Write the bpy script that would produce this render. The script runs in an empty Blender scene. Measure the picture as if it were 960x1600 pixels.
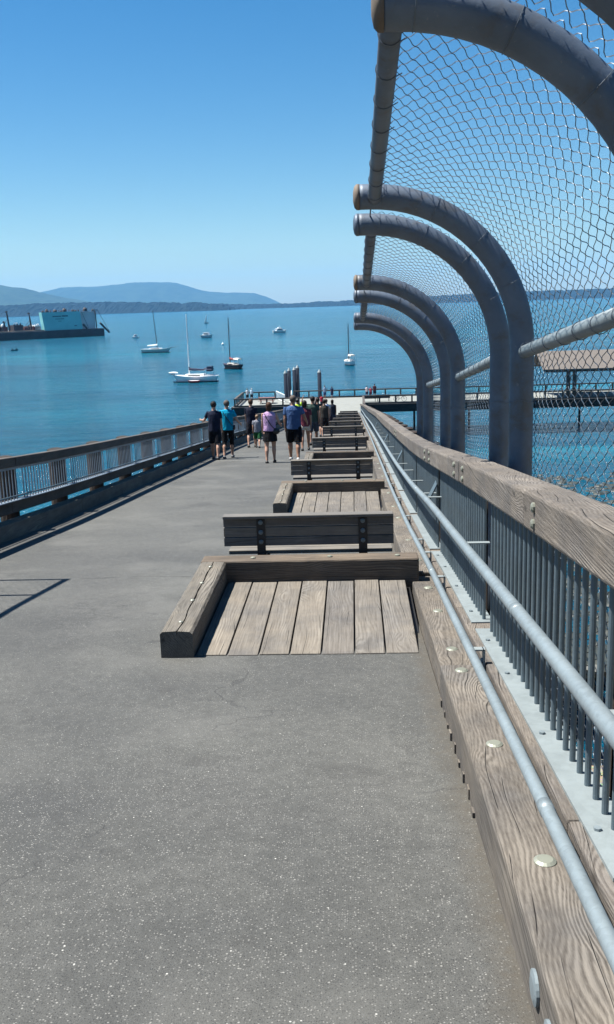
import bpy, math, random
import numpy as np
from mathutils import Vector, Matrix, noise as mnoise
random.seed(7)
R = math.radians
S = bpy.context.scene
COL = S.collection

# ------------------------------------------------------------------ camera
def make_camera():
    pitch, roll, yaw = R(12.2), R(1.8), R(-2.98)
    cy, sy, cp, sp = math.cos(yaw), math.sin(yaw), math.cos(pitch), math.sin(pitch)
    F = Vector((sy*cp, cy*cp, -sp)); R0 = Vector((cy, -sy, 0)); U0 = R0.cross(F)
    Rt = R0*math.cos(roll) - U0*math.sin(roll); U = R0*math.sin(roll) + U0*math.cos(roll)
    cd = bpy.data.cameras.new('camera'); co = bpy.data.objects.new('camera', cd); COL.objects.link(co)
    m = Matrix((Rt, U, -F)).transposed().to_4x4(); m.translation = Vector((0, 0, 1.6)); co.matrix_world = m
    cd.sensor_fit = 'VERTICAL'; cd.sensor_height = 36.0; cd.lens = 36.0*1500/1600
    cd.clip_start = 0.05; cd.clip_end = 60000
    S.camera = co
make_camera()

# ------------------------------------------------------------------ light
SUN_EL, SUN_AZ = 64.0, -86.0      # degrees; azimuth measured from +Y towards +X
W = bpy.data.worlds.new('World'); S.world = W; W.use_nodes = True
nt = W.node_tree; nt.nodes.clear()
sky = nt.nodes.new('ShaderNodeTexSky'); sky.sky_type = 'NISHITA'; sky.sun_disc = False
sky.sun_elevation = R(SUN_EL); sky.sun_rotation = R(SUN_AZ); sky.altitude = 0
sky.air_density = 1.0; sky.dust_density = 0.3; sky.ozone_density = 2.5
hs = nt.nodes.new('ShaderNodeHueSaturation'); hs.inputs['Saturation'].default_value = 1.42
bg = nt.nodes.new('ShaderNodeBackground'); bg.inputs['Strength'].default_value = 0.05
wo = nt.nodes.new('ShaderNodeOutputWorld')
nt.links.new(sky.outputs[0], hs.inputs['Color']); tn = nt.nodes.new('ShaderNodeMix'); tn.data_type = 'RGBA'; tn.blend_type = 'MULTIPLY'; tn.inputs[0].default_value = 1.0; tn.inputs[7].default_value = (.84, .91, .90, 1); nt.links.new(hs.outputs[0], tn.inputs[6]); nt.links.new(tn.outputs[2], bg.inputs[0]); nt.links.new(bg.outputs[0], wo.inputs[0])
sl = bpy.data.lights.new('sun', 'SUN'); sl.energy = 5.0; sl.angle = R(0.5); sl.color = (1.0, 0.97, 0.90)
so = bpy.data.objects.new('sun', sl); COL.objects.link(so)
sd = Vector((math.sin(R(SUN_AZ))*math.cos(R(SUN_EL)), math.cos(R(SUN_AZ))*math.cos(R(SUN_EL)), math.sin(R(SUN_EL))))
so.rotation_euler = sd.to_track_quat('Z', 'Y').to_euler(); so.location = sd*50
S.view_settings.view_transform = 'Standard'; S.view_settings.look = 'None'
S.view_settings.exposure = 1.46; S.view_settings.gamma = 1.0; S.view_settings.use_curve_mapping = False
try:
    S.cycles.max_bounces = 6; S.cycles.volume_bounces = 0; S.cycles.transparent_max_bounces = 8
    S.cycles.volume_step_rate = 1.0
except Exception: pass

# ------------------------------------------------------------------ ramp profile
PY = [-6, 0, 2.1, 3.9, 5.8, 7.6, 10.2, 13.9, 16.2, 20, 24.8, 33.4, 42, 50.6, 59.2, 67.8, 76.4, 113, 135]
PZ = [0.1, 0, -.2, -.39, -.60, -.79, -1.11, -1.50, -1.72, -2.07, -2.52, -3.31, -4.16, -5.03, -5.84, -6.67, -7.50, -11.2, -11.2]
def g(y): return float(np.interp(y, PY, PZ))
DECK = -11.2; SEA = -15.5

# ------------------------------------------------------------------ object helpers
def setp(o, label=None, cat=None, group=None, kind=None):
    if label: o['label'] = label
    if cat: o['category'] = cat
    if group: o['group'] = group
    if kind: o['kind'] = kind
    return o
def thing(name, loc, label, cat, group=None, rz=0):
    o = bpy.data.objects.new(name, None); o.empty_display_size = .3; COL.objects.link(o)
    o.location = loc; o.rotation_euler = (0, 0, rz)
    return setp(o, label, cat, group)
def dup(root, loc, label=None, rz=None):
    r = root.copy(); COL.objects.link(r); r.location = loc
    if rz is not None: r.rotation_euler = (0, 0, rz)
    if label: r['label'] = label
    for ch in list(root.children):
        c = ch.copy(); COL.objects.link(c); c.parent = r
        for q in list(ch.children):
            d = q.copy(); COL.objects.link(d); d.parent = c
    return r
class MB:
    """collects verts / faces for ONE mesh object"""
    def __init__(s): s.v = []; s.f = []
    def add(s, vs, fs):
        n = len(s.v); s.v += [tuple(a) for a in vs]; s.f += [tuple(i+n for i in f) for f in fs]; return s
    def box(s, x0, x1, y0, y1, z0, z1):
        return s.add([(x0,y0,z0),(x1,y0,z0),(x1,y1,z0),(x0,y1,z0),(x0,y0,z1),(x1,y0,z1),(x1,y1,z1),(x0,y1,z1)],
                     [(3,2,1,0),(4,5,6,7),(0,1,5,4),(1,2,6,5),(2,3,7,6),(3,0,4,7)])
    def rbox(s, x0, x1, y0, y1, h0, h1, n=1):
        """box that follows the ramp: heights above the deck"""
        ys = [y0+(y1-y0)*i/n for i in range(n+1)]
        vs = []
        for y in ys:
            z = g(y); vs += [(x0,y,z+h0),(x1,y,z+h0),(x1,y,z+h1),(x0,y,z+h1)]
        fs = [(0,1,2,3)]
        for i in range(n):
            a = i*4; b = a+4
            for k in range(4): fs.append((a+(k+1)%4, a+k, b+k, b+(k+1)%4))
        e = n*4; fs.append((e+3,e+2,e+1,e))
        return s.add(vs, fs)
    def tube(s, pts, r, n=10, caps=True):
        pts = [Vector(p) for p in pts]; N = len(pts)
        rr = r if isinstance(r, (list, tuple)) else [r]*N
        vs = []; ref = None
        for i, p in enumerate(pts):
            t = (pts[min(i+1, N-1)]-pts[max(i-1, 0)]).normalized()
            if ref is None:
                ref = Vector((0,0,1)) if abs(t.z) < .9 else Vector((0,1,0))
            a = (ref - t*ref.dot(t)); a = a.normalized() if a.length > 1e-6 else t.orthogonal().normalized()
            ref = a; b = t.cross(a)
            for k in range(n):
                th = 2*math.pi*k/n; vs.append(p + (a*math.cos(th)+b*math.sin(th))*rr[i])
        fs = []
        for i in range(N-1):
            for k in range(n):
                fs.append((i*n+k, i*n+(k+1)%n, (i+1)*n+(k+1)%n, (i+1)*n+k))
        if caps:
            fs.append(tuple(range(n-1, -1, -1))); fs.append(tuple((N-1)*n+k for k in range(n)))
        return s.add(vs, fs)
    def ell(s, c, rx, ry, rz, n=14, m=9):
        """ellipsoid"""
        vs = [(c[0],c[1],c[2]-rz)]; fs = []
        for j in range(1, m):
            ph = -math.pi/2 + math.pi*j/m
            for k in range(n):
                th = 2*math.pi*k/n
                vs.append((c[0]+rx*math.cos(ph)*math.cos(th), c[1]+ry*math.cos(ph)*math.sin(th), c[2]+rz*math.sin(ph)))
        vs.append((c[0],c[1],c[2]+rz)); T = len(vs)-1
        for k in range(n):
            fs.append((0, 1+(k+1)%n, 1+k)); fs.append((T, T-n+k, T-n+(k+1)%n))
        for j in range(m-2):
            for k in range(n):
                a = 1+j*n; fs.append((a+k, a+(k+1)%n, a+n+(k+1)%n, a+n+k))
        return s.add(vs, fs)
    def loft(s, pts, rad, n=14, side=(1,0,0)):
        """elliptic rings (rx sideways, ry front-back) along a chain"""
        pts = [Vector(p) for p in pts]; N = len(pts); vs = []; side = Vector(side)
        for i, p in enumerate(pts):
            t = (pts[min(i+1, N-1)]-pts[max(i-1, 0)]).normalized()
            a = side - t*side.dot(t)
            if a.length < 1e-4: a = t.orthogonal()
            a.normalize(); b = t.cross(a); rx, ry = rad[i]
            for k in range(n):
                th = 2*math.pi*k/n; vs.append(p + a*math.cos(th)*rx + b*math.sin(th)*ry)
        fs = []
        for i in range(N-1):
            for k in range(n): fs.append((i*n+k, i*n+(k+1)%n, (i+1)*n+(k+1)%n, (i+1)*n+k))
        fs.append(tuple(range(n-1, -1, -1))); fs.append(tuple((N-1)*n+k for k in range(n)))
        return s.add(vs, fs)
    def build(s, name, mat, parent=None, world=False, smooth=False, bevel=0, remesh=0, label=None, loc=None):
        me = bpy.data.meshes.new(name); v = s.v
        if world and parent is not None:
            rt = parent if parent.type == 'EMPTY' else parent.parent
            o0 = rt.location; v = [(a[0]-o0[0], a[1]-o0[1], a[2]-o0[2]) for a in v]
        if loc is not None: v = [(a[0]-loc[0], a[1]-loc[1], a[2]-loc[2]) for a in v]
        me.from_pydata(v, [], s.f); me.update()
        if smooth: me.polygons.foreach_set('use_smooth', [True]*len(me.polygons))
        me.materials.append(mat)
        o = bpy.data.objects.new(name, me); COL.objects.link(o)
        if parent is not None: o.parent = parent
        if loc is not None: o.location = loc
        if remesh:
            m = o.modifiers.new('r', 'REMESH'); m.mode = 'VOXEL'; m.voxel_size = remesh; m.use_smooth_shade = True
            m2 = o.modifiers.new('s', 'SMOOTH'); m2.iterations = 3; m2.factor = .5
        if bevel:
            b = o.modifiers.new('b', 'BEVEL'); b.width = bevel; b.segments = 2; b.limit_method = 'ANGLE'; b.angle_limit = R(40)
        if label: o['label'] = label
        return o

# ------------------------------------------------------------------ materials
def mat(name):
    m = bpy.data.materials.new(name); m.use_nodes = True; t = m.node_tree
    b = t.nodes.get('Principled BSDF'); return m, t, b
def N(t, typ, **kw):
    n = t.nodes.new(typ)
    for k, v in kw.items():
        if k in n.inputs: n.inputs[k].default_value = v
        else: setattr(n, k, v)
    return n
def L(t, a, b): t.links.new(a, b)
def ramp(t, fac, stops):
    r = t.nodes.new('ShaderNodeValToRGB'); e = r.color_ramp.elements
    while len(e) < len(stops): e.new(.5)
    for i, (p, c) in enumerate(stops):
        e[i].position = p; e[i].color = (c[0], c[1], c[2], 1) if not isinstance(c, (int, float)) else (c, c, c, 1)
    L(t, fac, r.inputs[0]); return r.outputs[0]
def mixc(t, fac, a, b, mode='MIX'):
    m = t.nodes.new('ShaderNodeMix'); m.data_type = 'RGBA'; m.blend_type = mode
    for i, v in ((0, fac), (6, a), (7, b)):
        if hasattr(v, 'is_linked') or hasattr(v, 'links'): L(t, v, m.inputs[i])
        elif i == 0: m.inputs[0].default_value = v
        else: m.inputs[i].default_value = (*v, 1)
    return m.outputs[2]
def math_(t, op, a, b=None, c=None):
    m = t.nodes.new('ShaderNodeMath'); m.operation = op
    for i, v in enumerate((a, b, c)):
        if v is None: continue
        if isinstance(v, (int, float)): m.inputs[i].default_value = v
        else: L(t, v, m.inputs[i])
    return m.outputs[0]
def coords(t, scale=(1,1,1), rnd=True):
    tc = N(t, 'ShaderNodeTexCoord'); mp = N(t, 'ShaderNodeMapping'); mp.inputs['Scale'].default_value = scale
    if rnd:
        oi = N(t, 'ShaderNodeObjectInfo'); va = N(t, 'ShaderNodeVectorMath', operation='ADD')
        mm = N(t, 'ShaderNodeVectorMath', operation='SCALE'); mm.inputs[3].default_value = 37.0
        cx = N(t, 'ShaderNodeCombineXYZ'); L(t, oi.outputs['Random'], cx.inputs[0]); L(t, oi.outputs['Random'], cx.inputs[1]); L(t, oi.outputs['Random'], cx.inputs[2])
        L(t, cx.outputs[0], mm.inputs[0]); L(t, tc.outputs['Object'], va.inputs[0]); L(t, mm.outputs[0], va.inputs[1]); L(t, va.outputs[0], mp.inputs[0])
    else: L(t, tc.outputs['Object'], mp.inputs[0])
    return mp.outputs[0]
def noise_(t, vec, scale, detail=4, rough=.55, dist=0):
    n = N(t, 'ShaderNodeTexNoise'); n.inputs['Scale'].default_value = scale; n.inputs['Detail'].default_value = detail
    n.inputs['Roughness'].default_value = rough; n.inputs['Distortion'].default_value = dist; L(t, vec, n.inputs['Vector']); return n.outputs[0]
def bump(t, b, h, dist=.01, strength=1.0):
    n = N(t, 'ShaderNodeBump'); n.inputs['Distance'].default_value = dist; n.inputs['Strength'].default_value = strength
    L(t, h, n.inputs['Height']); L(t, n.outputs[0], b.inputs['Normal'])

ALB = .64
def plain(name, c, rough=.7, metal=0, var=.12, scale=6, spec=.5):
    c = tuple(x*ALB for x in c)
    m, t, b = mat(name); v = coords(t)
    n = noise_(t, v, scale, 5)
    lo = tuple(x*(1-var*1.6) for x in c); hi = tuple(min(1, x*(1+var*1.6)) for x in c)
    L(t, ramp(t, n, [(.3, lo), (.7, hi)]), b.inputs['Base Color'])
    b.inputs['Roughness'].default_value = rough; b.inputs['Metallic'].default_value = metal
    b.inputs['Specular IOR Level'].default_value = spec
    return m

def wood(name, axis='y', light=(.33,.27,.215), dark=(.13,.10,.08), grain=1.0, bumpd=.004, ring=1.0):
    light = tuple(x*ALB for x in light); dark = tuple(x*ALB for x in dark)
    m, t, b = mat(name)
    def st(f): return {'y': (1, f, 1), 'x': (f, 1, 1), 'z': (1, 1, f)}[axis]
    P = coords(t); v1, v2 = coords(t, st(.16)), coords(t, st(.035))
    sx = N(t, 'ShaderNodeSeparateXYZ'); L(t, P, sx.inputs[0])
    u, w = {'y': (0, 2), 'x': (1, 2), 'z': (0, 1)}[axis]
    across = math_(t, 'ADD', sx.outputs[u], math_(t, 'MULTIPLY', sx.outputs[w], .8))
    warp = noise_(t, v1, 5.0, 2, .45)
    ph = math_(t, 'ADD', math_(t, 'MULTIPLY', across, 430.0*grain), math_(t, 'MULTIPLY', warp, 62.0))
    ph = math_(t, 'ADD', ph, math_(t, 'MULTIPLY', noise_(t, v2, 40, 4, .7), 7.0))
    vk = N(t, 'ShaderNodeTexVoronoi'); vk.inputs['Scale'].default_value = 1.0
    L(t, coords(t, {'y': (4.2, 1.6, 4.2), 'x': (1.6, 4.2, 4.2), 'z': (4.2, 4.2, 1.6)}[axis]), vk.inputs['Vector'])
    kb = ramp(t, vk.outputs['Distance'], [(.0, 1.0), (.12, .55), (.36, 0.0)])
    ph = math_(t, 'ADD', ph, math_(t, 'MULTIPLY', kb, 26.0))
    rings = math_(t, 'MULTIPLY_ADD', math_(t, 'SINE', ph), .5, .5)
    amp = ramp(t, noise_(t, v1, 6, 3, .6), [(.36, .03), (.54, .16*ring), (.72, .66*ring)])
    fine = noise_(t, v2, 120*grain, 5, .8)
    blot = noise_(t, P, 2.4, 6, .65)
    mixg = math_(t, 'ADD', math_(t, 'MULTIPLY', rings, amp), math_(t, 'MULTIPLY', fine, .70))
    base = ramp(t, mixg, [(.20, dark), (.38, tuple((x*.5+y*.5) for x, y in zip(dark, light))), (.56, light), (.95, tuple(x*1.22 for x in light))])
    bl = ramp(t, blot, [(.3, (.70,.71,.75)), (.62, (1.1,1.05,1.0))])
    oi = N(t, 'ShaderNodeObjectInfo'); tone = ramp(t, oi.outputs['Random'], [(0.0, (.84,.85,.88)), (.5, (1.0,1.0,1.0)), (1.0, (1.12,1.09,1.04))])
    c1 = mixc(t, 1.0, mixc(t, 1.0, base, bl, 'MULTIPLY'), tone, 'MULTIPLY')
    # long drying checks that run with the grain
    cp = math_(t, 'FRACT', math_(t, 'ADD', math_(t, 'MULTIPLY', across, 21.0), math_(t, 'MULTIPLY', warp, 3.0)))
    cl = ramp(t, math_(t, 'ABSOLUTE', math_(t, 'SUBTRACT', cp, .5)), [(.0, 1.0), (.035, 0.0)])
    gate = ramp(t, noise_(t, coords(t, st(.12)), 11, 1, .5), [(.53, 0.0), (.60, 1.0)])
    crack = math_(t, 'MULTIPLY', cl, gate)
    c2 = mixc(t, crack, c1, tuple(x*.35 for x in dark))
    vo = N(t, 'ShaderNodeTexVoronoi'); vo.inputs['Scale'].default_value = 1.0
    L(t, coords(t, {'y': (4.2, 1.6, 4.2), 'x': (1.6, 4.2, 4.2), 'z': (4.2, 4.2, 1.6)}[axis]), vo.inputs['Vector'])
    kn = ramp(t, vo.outputs['Distance'], [(.03, 1.0), (.09, 0.0)])
    c3 = mixc(t, math_(t, 'MULTIPLY', kn, .75), c2, tuple(x*.55 for x in dark))
    L(t, c3, b.inputs['Base Color']); b.inputs['Roughness'].default_value = .85
    b.inputs['Specular IOR Level'].default_value = .25
    bump(t, b, math_(t, 'SUBTRACT', mixg, math_(t, 'MULTIPLY', crack, 1.5)), bumpd, .9)
    return m

def galv(name, c=(.42,.47,.50), rough=.45, metal=.35, scale=35, spangle=.35, stain_refl=None):
    m, t, b = mat(name); v = coords(t)
    vo = N(t, 'ShaderNodeTexVoronoi'); vo.inputs['Scale'].default_value = scale; L(t, v, vo.inputs['Vector'])
    n = noise_(t, v, 4, 5, .65)
    f = math_(t, 'ADD', math_(t, 'MULTIPLY', vo.outputs['Color'], spangle), math_(t, 'MULTIPLY', n, 1.05-spangle))
    L(t, ramp(t, f, [(.2, tuple(x*.72 for x in c)), (.5, c), (.85, tuple(min(1, x*1.28) for x in c))]), b.inputs['Base Color'])
    if stain_refl:
        src = b.inputs['Base Color'].links[0].from_socket
        k = ramp(t, noise_(t, v, 5.5, 7, .7, .4), [(.50, 0.0), (.68, .75)])
        c2 = mixc(t, k, src, stain_refl); wl = ramp(t, noise_(t, v, 38, 3, .6), [(.66, 0.0), (.72, .5)]); L(t, mixc(t, wl, c2, (.16,.17,.175)), b.inputs['Base Color'])
    b.inputs['Roughness'].default_value = rough; b.inputs['Metallic'].default_value = metal
    bump(t, b, noise_(t, v, 22, 5, .7), .003, .6)
    return m

def asphalt():
    m, t, b = mat('asphalt'); v = coords(t, rnd=False)
    big = noise_(t, v, .45, 5, .6); mid = noise_(t, v, 14, 5, .7); fin = noise_(t, v, 190, 3, .75)
    base = ramp(t, math_(t, 'ADD', math_(t, 'MULTIPLY', mid, .35), math_(t, 'MULTIPLY', fin, .65)),
                [(.26, (0.027,0.027,0.025)), (.5, (0.062,0.062,0.058)), (.76, (0.115,0.114,0.107))])
    c = mixc(t, 1.0, base, ramp(t, big, [(.32, (.66,.67,.69)), (.5, (.93,.93,.925)), (.68, (1.20,1.19,1.16))]), 'MULTIPLY')
    def chips(scale, thr, dens, col, cin):
        vo = N(t, 'ShaderNodeTexVoronoi'); vo.inputs['Scale'].default_value = scale; L(t, v, vo.inputs['Vector'])
        d = ramp(t, vo.outputs['Distance'], [(thr*.7, 1.0), (thr, 0.0)])
        sp = N(t, 'ShaderNodeSeparateColor'); L(t, vo.outputs['Color'], sp.inputs[0])
        k = math_(t, 'GREATER_THAN', sp.outputs[0], dens)
        return mixc(t, math_(t, 'MULTIPLY', d, k), cin, col), d
    c, _ = chips(150, .40, .55, (0.025,0.025,0.025), c)
    c, _ = chips(120, .36, .72, (0.154,0.150,0.140), c)
    c, d1 = chips(70, .28, .93, (0.189,0.185,0.171), c)
    c, d2 = chips(36, .13, .95, (0.385,0.378,0.350), c)
    # hairline cracks
    vo = N(t, 'ShaderNodeTexVoronoi'); vo.feature = 'DISTANCE_TO_EDGE'; vo.inputs['Scale'].default_value = .42
    va = N(t, 'ShaderNodeVectorMath', operation='ADD'); nn = N(t, 'ShaderNodeTexNoise'); nn.inputs['Scale'].default_value = 2.5; nn.inputs['Detail'].default_value = 8
    L(t, v, nn.inputs['Vector']); L(t, v, va.inputs[0]); L(t, nn.outputs['Color'], va.inputs[1]); L(t, va.outputs[0], vo.inputs['Vector'])
    ck = math_(t, 'MULTIPLY', ramp(t, vo.outputs['Distance'], [(.0, 1.0), (.005, 0.0)]), ramp(t, noise_(t, v, .8, 2), [(.47, 0.0), (.53, .75)]))
    c = mixc(t, ck, c, (0.028,0.028,0.028))
    sx = N(t, 'ShaderNodeSeparateXYZ'); L(t, v, sx.inputs[0])
    jy = math_(t, 'ADD', sx.outputs[1], math_(t, 'MULTIPLY', noise_(t, v, 1.1, 7, .65), .5))
    jd = math_(t, 'ABSOLUTE', math_(t, 'SUBTRACT', math_(t, 'FRACT', math_(t, 'MULTIPLY_ADD', jy, 1/8.6, .43)), .5))
    jk = math_(t, 'MULTIPLY', ramp(t, jd, [(0.0, 1.0), (.0012, 0.0)]), ramp(t, noise_(t, v, 1.4, 3), [(.42, 0.0), (.50, .75)]))
    c = mixc(t, jk, c, (0.021,0.020,0.018))
    wobx = math_(t, 'ADD', sx.outputs[0], math_(t, 'MULTIPLY', noise_(t, v, 3.0, 6, .7), .22))
    dirt = math_(t, 'MULTIPLY', ramp(t, wobx, [(.42, 0.0), (.53, 1.0)]), math_(t, 'MULTIPLY', noise_(t, v, 30, 4, .7), 1.1))
    c = mixc(t, dirt, c, (0.059,0.049,0.036))
    st = ramp(t, noise_(t, v, 1.7, 7, .72, .8), [(.57, 0.0), (.66, .42)])
    c = mixc(t, st, c, (0.032,0.031,0.029))
    st2 = ramp(t, noise_(t, v, .9, 4, .6, .3), [(.54, 0.0), (.68, .36)])
    c = mixc(t, st2, c, (0.105,0.103,0.096))
    L(t, c, b.inputs['Base Color']); b.inputs['Roughness'].default_value = .78; b.inputs['Specular IOR Level'].default_value = .4
    bump(t, b, math_(t, 'SUBTRACT', fin, ck), .0035, .9)
    return m

def water():
    m, t, b = mat('sea_water'); tc = N(t, 'ShaderNodeTexCoord'); o = tc.outputs['Object']
    def mp(s, rz=0):
        k = N(t, 'ShaderNodeMapping'); k.inputs['Scale'].default_value = s; k.inputs['Rotation'].default_value = (0,0,rz); L(t, o, k.inputs[0]); return k.outputs[0]
    w1 = noise_(t, mp((.6, 1.3, 1), .25), .9, 6, .62)
    w2 = noise_(t, mp((.35, 1.0, 1), -.15), .16, 5, .6)
    w3 = noise_(t, mp((.3, 1.0, 1), .1), .02, 5, .6)
    h = math_(t, 'ADD', math_(t, 'MULTIPLY', w1, .95), math_(t, 'ADD', math_(t, 'MULTIPLY', w2, 4.0), math_(t, 'MULTIPLY', w3, 9.0)))
    bump(t, b, h, 1.0, 1.0)
    patch = noise_(t, mp((.2, 1.2, 1), .12), .02, 6, .65); p2 = noise_(t, mp((.3, 1.6, 1), .05), .35, 6, .7)
    pp = math_(t, 'ADD', math_(t, 'MULTIPLY', patch, .5), math_(t, 'MULTIPLY', p2, .5))
    c = ramp(t, pp, [(.36, (0.0001,0.0321,0.0668)), (.52, (0.0002,0.0634,0.1118)), (.66, (0.0008,0.1045,0.1652))])
    lane = ramp(t, noise_(t, mp((.10, 1.0, 1), .06), .035, 5, .6, .6), [(.58, 0.0), (.66, .55)])
    c = mixc(t, lane, c, (0.0020,0.1492,0.2125))
    L(t, c, b.inputs['Base Color'])
    b.inputs['Roughness'].default_value = .13; b.inputs['IOR'].default_value = 1.333; b.inputs['Specular IOR Level'].default_value = .20
    return m

M = {}
M['asphalt'] = asphalt(); M['water'] = water()
M['kerb_y'] = wood('weathered_timber_y', 'y', (.222,.204,.18), (.066,.057,.048), .85, .005, .9)
M['kerb_x'] = wood('weathered_timber_x', 'x', (.20,.17,.14), (.05,.04,.034))
M['beam_y'] = wood('rail_timber', 'y', (.238,.22,.20), (.08,.069,.06), 1.1, .006, .8)
M['grey_y'] = wood('grey_timber_y', 'y', (.23,.215,.188), (.075,.068,.058))
M['plank_y'] = wood('platform_plank', 'y', (.268,.252,.226), (.125,.112,.096), .7, .004, .45)
M['bench_x'] = wood('bench_slat', 'x', (.25,.24,.225), (.13,.125,.115), 1.0, .0015, .3)
M['pile_z'] = wood('pile_timber', 'z', (.075,.06,.052), (.03,.024,.022), .8, .01)
M['shade_y'] = wood('shaded_timber_y', 'y', (.14,.127,.115), (.055,.05,.045))  # copy of the weathered timber with shade put into its colour
M['shade_x'] = wood('shaded_timber_x', 'x', (.09,.075,.06), (.035,.03,.025))  # crosswise version, likewise darkened in colour to stand for shade
M['galv'] = galv('galvanised_pipe', (.150,.180,.195), .5, .2, 60, .25)
M['flange'] = galv('galvanised_flange', (.19,.218,.225), .5, .2, 30, .15)
M['arch'] = galv('galvanised_arch', (.078,.102,.138), .55, .25, 12, 0.0, stain_refl=(.075,.068,.06))  # brown reflections and weathering blotched into the colour; base darkened for shade
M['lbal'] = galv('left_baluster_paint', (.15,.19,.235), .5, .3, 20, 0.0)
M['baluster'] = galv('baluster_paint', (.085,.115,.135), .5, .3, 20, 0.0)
M['wire'] = plain('fence_wire', (.15,.18,.22), .42, .5)
M['bolt'] = plain('zinc_bolt', (.27,.28,.23), .5, .3)
M['rust'] = plain('rusty_cap', (.17,.135,.105), .8, .1, .3)
M['black'] = plain('black_steel', (.010,.010,.012), .55, .1)
M['deckc'] = plain('pale_pier_deck', (.27,.28,.26), .85, 0, .06, 1.5)
M['fascia'] = wood('pier_fascia', 'x', (.06,.05,.045), (.022,.02,.02))
M['prail'] = plain('pier_rail_timber', (.085,.067,.055), .8)
M['white'] = plain('white_paint', (1.2,1.2,1.18), .4, 0, .04)
M['cream'] = plain('cream_paint', (.85,.8,.7), .5, 0, .05)

# ------------------------------------------------------------------ setting: water, land, hills, haze
def sheet(name, x0, x1, y0, y1, z, m, nx=1, ny=1):
    b = MB()
    for j in range(ny+1):
        for i in range(nx+1): b.v.append((x0+(x1-x0)*i/nx, y0+(y1-y0)*j/ny, z))
    for j in range(ny):
        for i in range(nx):
            a = j*(nx+1)+i; b.f.append((a, a+1, a+nx+2, a+nx+1))
    return setp(b.build(name, m), kind='structure')
sheet('water', -15500, 15500, -3000, 15500, SEA, M['water'])

def fbm(x, y, s, o=4):
    return mnoise.fractal(Vector((x*s, y*s, 3.7)), 1.0, 2.0, o)
def ridge(name, pts, D, depth, m, rough, serr, kind='structure', dx=40, skew=0.0):
    """a range of hills: real heightfield 'depth' metres deep around distance D"""
    xs = np.arange(pts[0][0], pts[-1][0]+1, dx); px = [p[0] for p in pts]; pz = [p[1] for p in pts]
    nj = 12; b = MB(); rr = random.Random(5)
    for j in range(nj+1):
        u = j/nj
        for x in xs:
            crest = np.interp(x, px, pz) - SEA
            prof = math.sin(min(1, u/.55)*math.pi/2)**.8 if u < .55 else math.cos((u-.55)/.45*math.pi/2)
            y = D - depth*.55 + depth*u + skew*x
            z = SEA - 3 + (crest+3)*prof + rough*fbm(x, y, 1/300.)*prof + (serr*.42*rr.uniform(-1,1)+serr*.3*mnoise.noise(Vector((x*.012, 0, 5))))*min(1, prof*3)
            if j == 0: z = SEA-3
            b.v.append((x, y, z))
    nx = len(xs)
    for j in range(nj):
        for i in range(nx-1):
            a = j*nx+i; b.f.append((a, a+1, a+nx+1, a+nx))
    return setp(b.build(name, m, smooth=False), kind=kind)
def forest_mat(name, a, c, sc):
    m, t, b = mat(name); v = coords(t, rnd=False); n = noise_(t, v, sc, 6, .65)
    L(t, ramp(t, n, [(.35, a), (.65, c)]), b.inputs['Base Color']); b.inputs['Roughness'].default_value = .95; b.inputs['Specular IOR Level'].default_value = .1
    return m
M['forest'] = forest_mat('conifer_forest', (.002,.006,.008), (.005,.012,.014), .05)
M['hill'] = forest_mat('wooded_hill', (.016,.03,.02), (.03,.05,.03), .008)
far = [(-9000,120),(-7200,300),(-5800,180),(-4900,200),(-4185.8,250),(-3832.7,314),(-3485.9,320),(-3139.5,334),(-2836.6,358),(-2579,358),(-2323.4,333),(-2197.1,296),(-1945,214),(-1689.8,189),(-1264.4,168),(-1138.6,122),(-954.7,34),(-845.7,-11),(-700,-16)]
ridge('hills_far', far, 13000, 2400, M['hill'], 14, 5)
lh = [(-9000,90),(-7600,200),(-6000,330),(-4800,300),(-3848.5,337),(-3609.5,306),(-3250.9,266),(-3132.9,239),(-3043.2,230),(-2867.3,179),(-2631.3,125),(-2424.8,78),(-2248.2,32),(-2131.1,-6),(-2050,-17)]
ridge('hills_left', lh, 9000, 2000, M['hill'], 10, 5, dx=30)
ha = [(-6500,20),(-5000,60),(-3600,45),(-2556.8,47),(-2183.7,46),(-1998.3,44),(-1775.7,50),(-1518.1,50),(-1262.3,42),(-1080,37),(-898.8,28),(-800,22),(-754.2,17),(-700,8),(-670,-8),(-650,-17)]
ridge('forested_headland', ha, 5500, 700, M['forest'], .6, 15, dx=7)
hb = [(-1100,-17),(-933.9,24),(-720.5,14),(-464.8,9),(-379.8,9),(-209.8,15),(22.9,17),(296.8,21),(632.1,31),(1172.9,39),(1709,40),(2281,42),(3600,60),(5200,40),(7500,70)]
ridge('far_shore', hb, 6500, 800, M['forest'], .6, 12, dx=10)

# haze: closed box round everything
hz = MB().box(-16000, 16000, -3500, 16000, SEA-8, 520)
mh = bpy.data.materials.new('haze_air'); mh.use_nodes = True; th = mh.node_tree; th.nodes.clear()
pv = th.nodes.new('ShaderNodeVolumePrincipled'); pv.inputs['Color'].default_value = (.20,.54,1.0,1); pv.inputs['Density'].default_value = 5.2e-5
pv.inputs['Anisotropy'].default_value = 0.0
ho = th.nodes.new('ShaderNodeOutputMaterial'); th.links.new(pv.outputs[0], ho.inputs['Volume'])
HZ = setp(hz.build('haze', mh), kind='stuff')

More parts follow.
